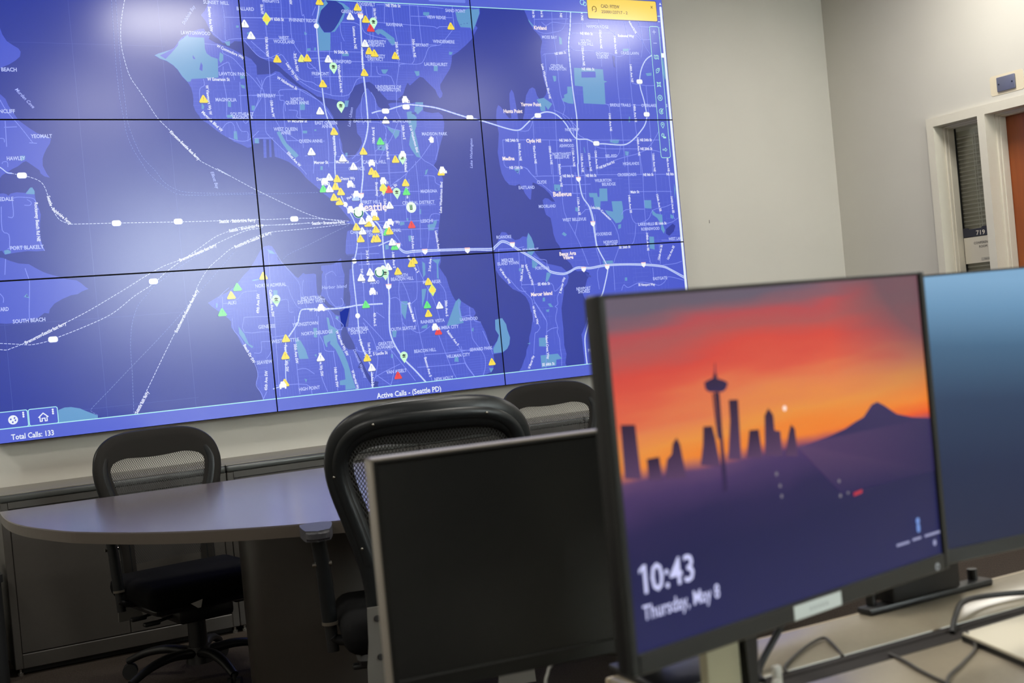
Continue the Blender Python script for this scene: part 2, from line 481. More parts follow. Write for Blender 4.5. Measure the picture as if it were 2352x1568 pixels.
WATER="""
-145,2688 -126,2671 -114,2664 -97,2646 -61,2640 -44,2650 -39,2656 -18,2655 6,2655 23,2637 43,2622 59,2596 84,2581 107,2569 139,2562 164,2546 189,2521 214,2500 244,2469 270,2448 312,2422 343,2401 377,2396 410,2391 449,2383 477,2378 495,2386 508,2403 517,2430 542,2457 579,2471 617,2476 636,2464 658,2442 679,2415 705,2388 801,2386 800,2377 722,2374 706,2369 719,2341 688,2333 652,2355 640,2387 626,2415 605,2447 592,2431 578,2403 557,2370 533,2338 527,2300 528,2251 528,2224 546,2202 549,2175 528,2143 503,2116 473,2106 457,2117 444,2138 445,2171 437,2208 435,2241 421,2273 413,2305 394,2340 369,2372 332,2395 290,2422 248,2448 212,2474 187,2494 167,2515 146,2520 123,2506 55,2501 56,2544 33,2575 0,2590 -43,2614 -78,2629 -103,2638 -128,2645 -158,2662
807,2450 822,2475 833,2461 892,2506 910,2501 932,2479 955,2457 971,2441 981,2413 992,2399 1010,2390 1002,2312 978,2328 941,2324 905,2331 894,2342 894,2373 855,2378 836,2372 800,2378 801,2386 759,2391 792,2416
429,2869 467,2903 481,2877 518,2846 526,2825 507,2797 487,2764 460,2725 442,2715 408,2712 393,2733 382,2760 390,2792 402,2825
248,1458 263,1449 279,1443 301,1409 333,1386 356,1368 351,1347 329,1354 299,1388 269,1422
389,1441 412,1466 414,1433 405,1370 388,1291 352,1294 352,1363 377,1377 386,1398
354,1387 405,1384 392,1342 376,1300 384,1262 398,1234 412,1200 413,1180 380,1181 354,1205 348,1259 358,1296 352,1339
406,1185 425,1156 443,1117 464,1066 491,1020 519,1012 512,996 541,939 506,943 480,1000 453,1046 434,1085 418,1089 431,1112 412,1157
2311,1682 2360,1711 2377,1698 2362,1667 2329,1644 2308,1657
2188,1841 2212,1840 2208,1822 2195,1819 2185,1832"""
PARK="""
-411,2581 -387,2590 -335,2607 -314,2618 -299,2644 -253,2678 -249,2668 -179,2667 -180,2616 -174,2595 -155,2580 -125,2571 -130,2484 -255,2476 -261,2464 -274,2462 -296,2487 -314,2517 -332,2537 -360,2556 -389,2566
-112,2602 -97,2592 -100,2566 -114,2551 -120,2566
-86,2650 -60,2655 -62,2633 -75,2634
-97,2374 -82,2374 -84,2348 -99,2350
-106,2312 -77,2314 -78,2300 -107,2299
-82,2237 -68,2237 -67,2196 -85,2201
-29,2454 -9,2449 -10,2434 -25,2439
14,2356 30,2356 28,2333 12,2333
-24,2729 -11,2729 -12,2719 -25,2718
26,2699 37,2700 36,2689 25,2689
-219,2368 -208,2350 -214,2337 -222,2340
-28,2496 -7,2496 -8,2483 -27,2479
13,2203 34,2205 32,2179 13,2180
389,2835 410,2847 429,2869 440,2853 401,2817 387,2781 380,2760 393,2731 407,2711 439,2711 430,2625 371,2622 369,2690 369,2733 376,2792
483,2866 519,2857 551,2834 526,2814 508,2775 462,2717 441,2713 460,2728 487,2764 507,2797 526,2824 512,2848
670,2727 688,2737 711,2737 772,2695 775,2664 757,2658 725,2701 697,2717 688,2708
801,2328 826,2333 853,2303 849,2261 837,2234 846,2172 853,2122 854,2100 833,2105 807,2145 798,2167 818,2245 803,2278
1125,2839 1210,2863 1229,2858 1262,2862 1263,2839 1250,2813 1230,2772 1211,2740 1203,2763 1146,2764 1131,2800
629,2185 676,2185 668,2138 627,2142
686,2262 721,2245 756,2239 747,2212 727,2194 718,2218 696,2240
123,2231 140,2236 167,2178 206,2138 221,2120 203,2108 173,2136 145,2178
480,2383 501,2384 492,2353 474,2351
253,2376 277,2376 273,2337 249,2336
252,2238 274,2238 273,2225 251,2225
307,2712 320,2704 314,2693 306,2698
313,2632 330,2633 329,2622 312,2621
349,2637 358,2637 357,2623 347,2622
490,2613 524,2614 522,2600 489,2599
944,2832 978,2833 976,2819 960,2813 942,2818
975,2564 997,2564 994,2536 972,2536
864,2534 892,2534 890,2512 874,2509
1069,2637 1088,2634 1080,2620 1065,2622
685,2538 724,2539 707,2517 692,2519
855,2378 897,2378 891,2342 861,2317 844,2334
458,2130 469,2130 466,2111 455,2114
324,2068 336,2067 334,2049 322,2049
311,2244 321,2244 320,2236 310,2236
1549,2822 1580,2785 1573,2782 1552,2808
1729,2737 1745,2726 1745,2693 1728,2694
1667,2525 1689,2523 1686,2497 1672,2493
2132,2681 2172,2683 2171,2668 2130,2667
2269,2549 2310,2553 2309,2537 2278,2534
1805,2570 1990,2565 1990,2504 2011,2499 1991,2492 1986,2374 1847,2379 1850,2470 1800,2474
1752,2468 1781,2468 1782,2376 1752,2378 1716,2390 1710,2402 1728,2408 1726,2423 1749,2432
1556,2398 1601,2407 1649,2375 1621,2343 1603,2366 1604,2337 1576,2336 1567,2377
1993,2184 2055,2183 2045,2162 2023,2161 1992,2169
2131,2308 2140,2308 2135,2278 2127,2278
2084,2119 2110,2116 2104,2095 2085,2095
1823,2146 1829,2113 1824,2113 1820,2140
2390,2657 2400,2613 2406,2526 2397,2514 2387,2557
1379,2034 1420,2034 1401,2010
1613,1948 1653,1946 1649,1914 1613,1915
1826,1897 1879,1895 1881,1874 1891,1874 1896,1919 1946,1918 1942,1850 1896,1850 1890,1808 1856,1809 1852,1872 1829,1875
1967,1848 2034,1847 2037,1809 2034,1754 2012,1731 1983,1728 1964,1751 1931,1779 1919,1801 1970,1792
2179,1847 2228,1846 2226,1799 2182,1803
2226,1796 2253,1771 2294,1763 2293,1723 2277,1717 2258,1746 2228,1766
2193,1646 2224,1644 2222,1572 2190,1580
2286,1726 2303,1676 2293,1658 2277,1683
1633,1684 1647,1695 1665,1680 1652,1671
1734,1825 1751,1819 1745,1798 1730,1804
1996,1719 2015,1722 2012,1701 1994,1695
2350,1764 2372,1754 2366,1736 2348,1743
2393,1934 2400,1903 2390,1847
1431,1700 1448,1672 1459,1636 1457,1601 1431,1571 1412,1572 1419,1667
1438,1562 1458,1566 1470,1531 1451,1513 1435,1518
1519,1487 1549,1485 1521,1440 1507,1438
1875,1529 1939,1527 1941,1513 1880,1508
2008,1431 2023,1430 2021,1412 2006,1413
1747,1328 1778,1325 1773,1311
1355,1517 1372,1519 1367,1503 1354,1504
1482,1357 1495,1356 1493,1336 1479,1337
1508,1323 1525,1324 1540,1303 1520,1305
1495,1292 1515,1293 1510,1279 1497,1281
1436,1149 1479,1147 1478,1100 1433,1105
1436,1057 1541,1057 1565,1028 1529,1026 1525,996 1436,993
1363,1125 1383,1129 1379,1121
1188,1263 1214,1267 1230,1268 1250,1235 1254,1206 1266,1165 1258,1131 1243,1109 1215,1093 1163,1093 1162,1117 1189,1154 1202,1182 1185,1212
1127,1020 1154,1017 1137,996
747,1803 756,1802 755,1786 746,1786
859,1765 890,1769 895,1786 913,1788 908,1769 890,1736 859,1737
747,1714 763,1716 760,1686 748,1687
810,1584 824,1572 821,1517 807,1501
862,1590 911,1590 896,1563 892,1490 883,1496 888,1569
793,1446 820,1447 803,1396 786,1353
21,1684 47,1675 62,1659 35,1663
710,1785 734,1784 732,1770 708,1766
875,2037 890,2043 878,2015 869,2015
821,1844 830,1844 828,1819 819,1819
34,1491 55,1489 52,1463 32,1465
619,1676 639,1675 637,1654 619,1652
283,1345 294,1341 298,1306 324,1288 340,1276 322,1267 327,1218 351,1173 369,1118 381,1063 398,992 344,989 346,1013 318,1016 320,1037 349,1040 348,1088 331,1143 313,1188 289,1216 269,1202 260,1224 258,1256 288,1264
120,1262 143,1245 164,1201 175,1156 129,1159 120,1226
-147,1336 -122,1298 -106,1250 -86,1238 -92,1229 -121,1257 -146,1300
676,1394 712,1392 703,1351 690,1302 673,1337
614,1254 639,1252 631,1220 614,1221
973,1371 993,1386 1004,1371 995,1341 1001,1284 1008,1261 948,1255 911,1252
212,1300 231,1298 227,1253 211,1255
941,1095 959,1094 960,1068 935,1071
145,1065 158,1059 151,1044
73,1167 86,1166 80,1151
597,1141 608,1139 606,1118 595,1122
205,1171 216,1175 215,1159
777,1263 808,1271 803,1250 770,1252
1053,1232 1062,1232 1057,1212 1048,1219
329,1347 345,1344 341,1327 330,1333
-1012,1972 -992,1998 -983,1999 -975,1983 -976,1969
-1120,1734 -1104,1738 -1092,1730 -1095,1722 -1118,1718
-1059,1534 -1046,1547 -1037,1527
-1022,2135 -1000,2135 -1001,2121 -1018,2111
-240,1450 -233,1447 -237,1427 -242,1430
-64,1544 -35,1548 -25,1544 -57,1539
-964,1040 -938,1048 -911,1047 -875,1037 -844,1019 -818,1006 -804,998 -805,988 -969,985"""
PATCH="""
-388,2580 -356,2596 -325,2612 -297,2645 -303,2627 -337,2591 -364,2565
-239,2586 -228,2568 -236,2567 -240,2573
-204,2554 -198,2539 -202,2513 -215,2520 -210,2538
1850,2550 1940,2552 1939,2520 1848,2518
274,1223 292,1232 287,1211 273,1207
667,1068 688,1039 743,989 628,984 639,1027"""
DARK="""
638,2155 650,2158 648,2147 640,2146
1626,1929 1634,1923 1627,1917
1389,2025 1409,2024 1398,2016
2058,2642 2076,2636 2069,2606 2073,2576 2062,2581
825,2325 856,2328 845,2314 830,2320
-1047,1545 -1041,1533 -1050,1533
1151,2781 1153,2775 1147,2775
1167,2785 1173,2782 1167,2781
1186,2788 1190,2782 1183,2784
418,1640 461,1640 460,1631 417,1632
1759,1470 1792,1453 1791,1444 1764,1452
1828,2039 1845,2032 1836,2017 1826,2027"""
MAJOR="""
3.0;609,2845 607,2806 601,2779 595,2659 590,2523 592,2425 591,2305 586,2251 568,2191 546,2142 539,2072 539,2076 538,2022 524,1952 516,1914 518,1871 543,1827 591,1781 610,1737 609,1693 608,1606 619,1540 616,1447 615,1407 604,1304 604,1238 624,1176 665,1107 718,1047 772,981
2.2;403,2921 390,2824 372,2759 371,2741 368,2620 368,2524 370,2444 373,2358 383,2294 406,2241 408,2171 405,2117 403,2122 395,2025 406,1955 428,1885 461,1819 478,1759 473,1678 452,1609 439,1572 440,1432 442,1340 442,1338 441,1246 454,1175 482,1102 485,1053 484,983
2.6;616,2323 653,2333 688,2335 743,2351 799,2364 847,2364 962,2351 1077,2319 1151,2298 1149,2301 1215,2286 1287,2266 1357,2246 1408,2236 1442,2240 1478,2266 1515,2295 1558,2319 1606,2332 1654,2325 1692,2301 1723,2266 1753,2218 1784,2188 1847,2185 1902,2163 1958,2160 2059,2153 2111,2162 2167,2198 2225,2253 2248,2296 2251,2327 2241,2401 2224,2480 2236,2554 2273,2617 2321,2649 2359,2653
2.0;586,1673 641,1692 671,1693 697,1656 725,1638 779,1640 913,1638 1038,1635 1120,1632 1207,1629 1227,1640 1262,1663 1288,1663 1313,1652 1369,1614 1444,1570 1519,1513 1550,1491 1617,1477 1659,1485 1703,1503 1745,1503 1793,1498 1887,1507 2009,1505 2148,1496 2265,1480 2323,1455 2403,1413
2.0;670,1685 696,1648 724,1630 778,1632 913,1631 1037,1628 1119,1625 1206,1620 1230,1632 1265,1656 1287,1655 1312,1643 1368,1607 1443,1562 1518,1506 1549,1483 1616,1470 1658,1478 1702,1496 1744,1496 1793,1491 1886,1500 2008,1499 2147,1489 2265,1473 2322,1448 2402,1404
2.8;1817,2874 1804,2785 1785,2695 1783,2599 1785,2456 1794,2290 1781,2188 1777,2069 1772,2044 1773,1955 1785,1877 1822,1822 1838,1762 1842,1684 1849,1605 1894,1513 1902,1482 1876,1406 1847,1342 1801,1305 1764,1230 1737,1173 1717,1121 1714,1038 1716,978
1.4;1821,1816 1832,1756 1835,1696 1844,1606
2.8;89,1270 119,1305 135,1330 138,1326 154,1377 174,1391 243,1387 327,1383 401,1386 447,1391 528,1390 575,1389
1.6;72,1261 56,1095 54,1059 28,1041 -10,1032
1.6;-1125,2099 -1100,2084 -1079,2065 -1062,2061"""
MED="""
-84,2840 -77,2804 -76,2742 -80,2660 -59,2663 10,2670 52,2664
-80,2765 101,2770
-100,2613 -97,2597 -57,2578 -28,2547 0,2512 30,2486 68,2435
-180,2639 -124,2635
-141,2837 -150,2801 -150,2739 -144,2699 -120,2674 -96,2654 -81,2652
-126,2532 -80,2557 -71,2536 -59,2495 -56,2475
-42,2402 65,2406
-201,2476 -199,2447 -221,2431 -226,2380
-103,2536 -108,2474 -103,2422 -102,2381 -109,2304
-31,2465 -36,2382 -36,2304 -23,2273 1,2299 64,2393
-141,2237 -118,2268 -91,2278 -77,2258 -77,2227
-65,2278 -47,2237 -16,2232 -20,2190
-108,2206 -62,2191 -15,2195 37,2237
17,2766 247,2773 380,2770
120,2865 119,2750 120,2645 118,2561 116,2498 111,2383 119,2304 141,2252
204,2863 201,2753 196,2647
248,2866 240,2701 251,2649 285,2597 355,2524
300,2863 303,2789 314,2784 311,2635 307,2542 346,2541
354,2791 375,2834
7,2670 139,2672 248,2674
41,2658 90,2613 140,2577 180,2599 205,2568 263,2485 322,2470 349,2454 404,2444
9,2662 61,2596 108,2577 170,2604
248,2617 244,2575 317,2584 413,2589
309,2619 588,2621
360,2572 736,2575 826,2569 899,2571 926,2596 956,2653 995,2665 1026,2672 1061,2707 1104,2753
336,2494 415,2498 582,2501 682,2503
425,2625 415,2498 412,2407
489,2667 478,2499 466,2407
504,2764 567,2764 595,2752
492,2759 493,2710 506,2673
603,2768 615,2720 672,2700 754,2686
634,2846 644,2715 636,2573 628,2502
672,2847 647,2573
685,2771 906,2763 992,2761 1013,2753 1029,2762 1086,2764
738,2883 726,2767
774,2885 778,2747 787,2665 782,2554 762,2471 748,2333
872,2873 863,2667 871,2595 856,2572
917,2864 917,2752 920,2658
874,2809 1103,2810
694,2859 886,2863 1058,2856
1109,2867 1110,2754
751,2664 1001,2668
663,2552 671,2514 735,2504 756,2416
788,2554 789,2565 826,2569
412,2407 503,2411 551,2484 587,2496
262,2474 330,2433 412,2410
247,2437 285,2427 342,2385 372,2353 411,2289 430,2246
156,2404 159,2431 247,2434 257,2432 342,2385
7,2304 45,2372 87,2477 122,2498 145,2509
51,2487 69,2450 81,2409 79,2331 70,2242 88,2210 152,2142 211,2078 251,2030
74,2477 73,2435
156,2404 154,2383 175,2378 166,2336 168,2194
175,2378 176,2331
21,2403 172,2405
193,2336 236,2331 233,2299 332,2289
257,2432 247,2331 249,2236 247,2156
168,2191 356,2187
13,2203 104,2204
141,2247 223,2191
377,2289 376,2225 371,2118 366,2064
433,2198 436,2144 461,2100
489,2100 539,2137
599,2441 572,2403 559,2332 564,2267
621,2425 640,2387 640,2322 675,2262 721,2245 761,2234 782,2201
583,2278 664,2273 683,2223 654,2169 615,2136
747,2273 704,2196 663,2147 620,2071
748,2333 766,2278 761,2168 767,2057
549,2118 816,2115
609,2251 613,2114 609,2023
677,2223 674,2022
857,2100 770,2024
857,2100 919,2172
953,2205 957,2149 935,2088
824,2195 857,2100 920,2060 953,2020
290,2087 413,2082 511,2083 543,2115
251,2117 293,2113 285,2034
416,2112 537,2118
1589,2865 1587,2818 1586,2771 1638,2749 1700,2757 1750,2771 1779,2813 1792,2873
1584,2821 1798,2832
1630,2808 1656,2791 1699,2810 1781,2805 1894,2811 1994,2813 2076,2770 2117,2747 2221,2757 2263,2733 2393,2750
1698,2863 1693,2751 1700,2692 1701,2574 1706,2426 1726,2361 1707,2313
1811,2755 1867,2758 2075,2764
1618,2631 1633,2640 1695,2645 1766,2664 1789,2683
1632,2637 1631,2560 1622,2478 1653,2384 1662,2337
1796,2683 1822,2663 1949,2663 2063,2648 2083,2637 2128,2644 2183,2682
1891,2878 1862,2577
1990,2840 1983,2580
2091,2771 2083,2637 2076,2503 2079,2338 2078,2125 2075,2034
2157,2840 2166,2792 2175,2669 2163,2498 2168,2278 2177,2094 2177,1991
2186,2841 2237,2770 2270,2728 2282,2697 2314,2655
2246,2850 2263,2801 2269,2721 2248,2635
2249,2807 2399,2806
2173,2492 2265,2481 2325,2482
1982,2377 2009,2362 2004,2278 2003,2169
1996,2374 2149,2372 2350,2371
2265,2481 2264,2339 2265,2216 2255,1989
1428,2234 1488,2234 1520,2284
1330,2186 1604,2184 1679,2182 1784,2185
1330,2186 1328,2105 1335,2044 1441,2042 1472,2021
1425,2237 1410,2006
1521,2289 1514,2102 1510,2004
1611,2184 1605,2002
1662,2337 1656,2219 1646,2002
1655,2343 1741,2301 1788,2218 1827,2194
1741,2301 1791,2248
1707,2313 1750,2260 1771,2194
1801,2185 1792,1999
1847,2185 1845,2098 1848,1997
1894,2158 1890,1997
1840,2182 2187,2179 2397,2179
1958,2157 1962,2066
1900,2145 1963,2133 2181,2130 2299,2117 2372,2091
1858,2089 1922,2085 2030,2093 2058,2150
1901,2031 2036,2077 2225,2124 2328,2234
1762,2301 1767,2218
1657,2042 1754,2043
1441,2043 1466,2026 1496,1994 1543,1994 1756,1992 1947,1993 2210,1989 2398,1987
1465,2023 1514,1973 1601,1903
1516,2119 1516,1996
1618,2118 1613,1953
1663,2093 1660,1940 1662,1798 1715,1683 1754,1592 1781,1513
1664,2043 1755,2045
1727,2045 1725,1897
1654,1946 1758,1943 1842,1944
1751,2009 1753,1896 1747,1783 1735,1736 1715,1677
1811,2044 1811,1978 1801,1829
1670,1901 1808,1894
1799,1811 1761,1782
1799,1808 1877,1808 1916,1777 1962,1733 1990,1665 1987,1599 1945,1516 1939,1462 1936,1366
1829,1822 1843,1756
1852,1779 1850,1695
2098,2112 2089,1899 2084,1783 2113,1721 2197,1742 2233,1790 2317,1806 2380,1825
2024,1773 2056,1799 2174,1798
2179,2111 2188,1988 2181,1865 2177,1694 2177,1559 2186,1509
2089,1896 2327,1892 2372,1888
2276,2110 2271,1863 2282,1764
2362,2071 2365,1891 2369,1760 2378,1735
2113,1715 2088,1624 2048,1596
2136,1720 2322,1713 2401,1741
2256,1598 2252,1493
2274,1622 2403,1616
2179,1510 2213,1483 2281,1485 2350,1488 2397,1498
2197,1472 2197,1404
1979,1363 1997,1392 2024,1375 2100,1398 2180,1387 2231,1374 2271,1393 2296,1417 2363,1403 2400,1392
1836,1696 1840,1600 1859,1515 1833,1468 1837,1378
1806,1841 1826,1792 1847,1731
1245,1623 1330,1622 1397,1628
1248,1623 1238,1526
1362,1612 1362,1427
1398,1581 1400,1535 1435,1428 1429,1364
1363,1432 1456,1429 1543,1427 1559,1385 1604,1417
1300,1459 1346,1405 1385,1396
1451,1578 1483,1559 1523,1551 1526,1522
1429,1364 1432,1335 1489,1237
1358,1423 1378,1393 1408,1362 1418,1332 1415,1234
1432,1337 1489,1240 1486,1176 1462,991
1425,1332 1432,1331
1440,1220 1448,1202 1429,1180 1414,1170 1397,1067
1586,1379 1569,1351 1569,1316 1551,1305 1563,1293 1547,1241 1556,1193 1550,1170 1559,1134 1560,1076 1563,1043
1486,1176 1518,1191 1552,1194
1563,1043 1558,993
1049,1339 1047,1206 1056,1166 1105,1093 1109,1036 1091,987
992,1368 994,1295 1044,1297 1073,1266 1104,1258
1112,1212 1132,1159 1147,1124 1156,1089
958,1129 1019,1121 1102,1116
961,1160 986,1104 997,1058 1040,989
950,1059 997,1058
725,1996 642,1938 610,1912
770,2023 712,1983
809,2055 770,2023 758,1962 747,1797
608,2004 590,1776
641,1987 629,1747
685,2129 677,1992 671,1871
592,2026 765,2031
497,1942 578,1945 725,1936 919,1930
519,1876 623,1867 912,1864
481,1786 627,1791 710,1788 824,1786 922,1785
664,1746 918,1746
824,2083 827,1933 810,1651
885,2015 881,1859
591,1781 658,1746 710,1667
866,2010 920,2006 923,1975 953,1958
779,1995 768,1763 768,1653
847,1649 859,1709 875,1803 907,1819 931,1813
475,1667 545,1669 604,1677
466,1638 582,1635
472,1586 618,1584
533,1784 530,1643 519,1535
490,1645 483,1402
542,1588 523,1281
618,1409 648,1415 670,1394 669,1328
655,1653 662,1554 711,1441 747,1263
767,1636 792,1530 856,1381 877,1290
679,1487 836,1483
686,1552 670,1394 760,1399 771,1564
835,1471 817,1389 806,1307
885,1479 922,1421 915,1298
809,1634 817,1595
541,1349 579,1319
29,1679 17,1419
62,1666 85,1623 138,1552 166,1503 163,1414
-230,1472 -202,1496 -175,1515
-164,1463 -138,1461 -109,1490 -45,1493
106,1507 118,1459 145,1404 188,1391
-209,1476 -213,1410
-210,1445 -186,1445
67,1441 100,1440 100,1387 121,1382
185,1528 174,1476 189,1401
298,1543 299,1447 333,1391
298,1548 333,1562 351,1539
365,1431 375,1415 367,1394 333,1391
-115,1375 7,1371
-117,1375 -122,1306 -6,1299 6,1256
-47,1256 -52,1207 -84,1207
-47,1256 1,1254
-172,1374 -172,1323 -145,1285 -123,1237 -97,1183 -80,1135 -78,1098 -90,1058 -70,1020 -62,993
-63,988 -43,1022
28,1369 23,1213 18,995
6,1254 -4,1205 -28,1176
125,1362 114,1142 116,995
8,1272 67,1275
234,1354 243,1390 277,1393 307,1353 323,1288 356,1280
242,1353 231,1211 229,1078 254,991
237,1269 255,1225 262,1187 306,1180
301,1178 307,1071 305,991
383,1149 396,1051 407,991
2,1046 153,1036 176,988
116,1110 155,1112 196,1082
328,1336 364,1301 350,1281
467,1304 511,1224 525,1125 504,1035
469,1325 547,1232 630,1116 713,998
421,1189 442,1165 599,1162
673,1309 670,1156
744,1359 771,1147 803,989
675,1386 672,1293 710,1257 761,1231 819,1259
863,1211 914,1045 939,986
780,1121 909,1118 1081,1125
732,1062 903,1057 997,1059
981,1145 996,1054 1040,987
496,1014 510,1040 639,1087
511,1045 581,989
599,1162 608,1074 581,989
-1125,1633 -1117,1698
-1114,1920 -1119,1821 -1094,1801 -1098,1740
-1068,1951 -1070,1878 -1090,1876
-1061,1956 -1045,1959 -1014,1957 -983,1951 -973,1934
-1008,1947 -993,1935 -999,1923 -1021,1924
-1043,1654 -1037,1627 -1031,1589 -1042,1485 -1045,1438
-1152,1554 -1140,1535 -1142,1516
-980,1782 -958,1726
-1104,1742 -1037,1746
-1094,2103 -1089,2110 -1073,2109 -1073,2089
-1078,2373 -1056,2326 -1009,2260 -981,2217 -962,2188
-1066,2283 -1070,2175
-1071,2257 -1022,2259
-977,2190 -948,2188
-1093,2210 -1078,2208 -1077,2194"""
DASH="""
1;-521,2824 -540,2749 -550,2694 -554,2625 -546,2556 -529,2482 -496,2423 -462,2363 -424,2296 -375,2241 -334,2193 -261,2111 -203,2074 -125,2032 -174,2063 5,1958 259,1832 397,1805 448,1798
0;-578,2821 -581,2698 -585,2525 -582,2377 -573,2288 -567,2229 -549,2165 -516,2100 -487,2048 -442,2002 -386,1961 -357,1951 -287,1945 -138,1944 -18,1941 -18,1941 220,1942 303,1942
0;-559,2822 -562,2699 -566,2526 -560,2353 -558,2279 -540,2204 -509,2124 -456,2058 -422,2007 -365,1970 -296,1957 -138,1950 -17,1948
1;-1062,2061 -1036,2055 -1001,2047 -962,2032 -941,2015 -930,1990 -923,1961 -910,1908 -887,1859 -848,1838 -830,1835 -671,1833 -379,1827 -196,1825 9,1824 24,1822 252,1820 425,1796
1;-1170,1345 -1118,1338 -1057,1329 -1021,1331 -980,1338 -938,1351 -853,1378 -747,1416 -683,1448 -601,1506 -513,1556 -449,1607 -386,1647
1;-1173,1319 -1147,1315 -1129,1320 -1083,1335 -990,1375 -896,1413 -800,1456 -691,1512 -610,1555 -534,1597 -457,1633 -395,1652 -291,1687 -212,1721 -77,1772 5,1784 21,1794 250,1797 424,1793
1;-386,1647 -300,1700 -214,1752 -150,1775 -138,1782 -43,1796 140,1794 256,1800
1;-647,987 -581,1093 -494,1239 -424,1353 -336,1488 -329,1509 -304,1553 -258,1612 -191,1664 -136,1700 -5,1750 56,1763 203,1770 304,1776 447,1787
0;-804,1000 -826,1017 -826,1032 -758,1092 -644,1194 -517,1306 -409,1407 -309,1508 -219,1594 -132,1682
0;-651,992 -642,1164 -638,1287 -622,1384 -590,1461 -552,1503 -509,1546 -462,1578 -420,1606 -351,1647 -223,1712
0;97,1633 132,1658 217,1690 334,1738 446,1782"""
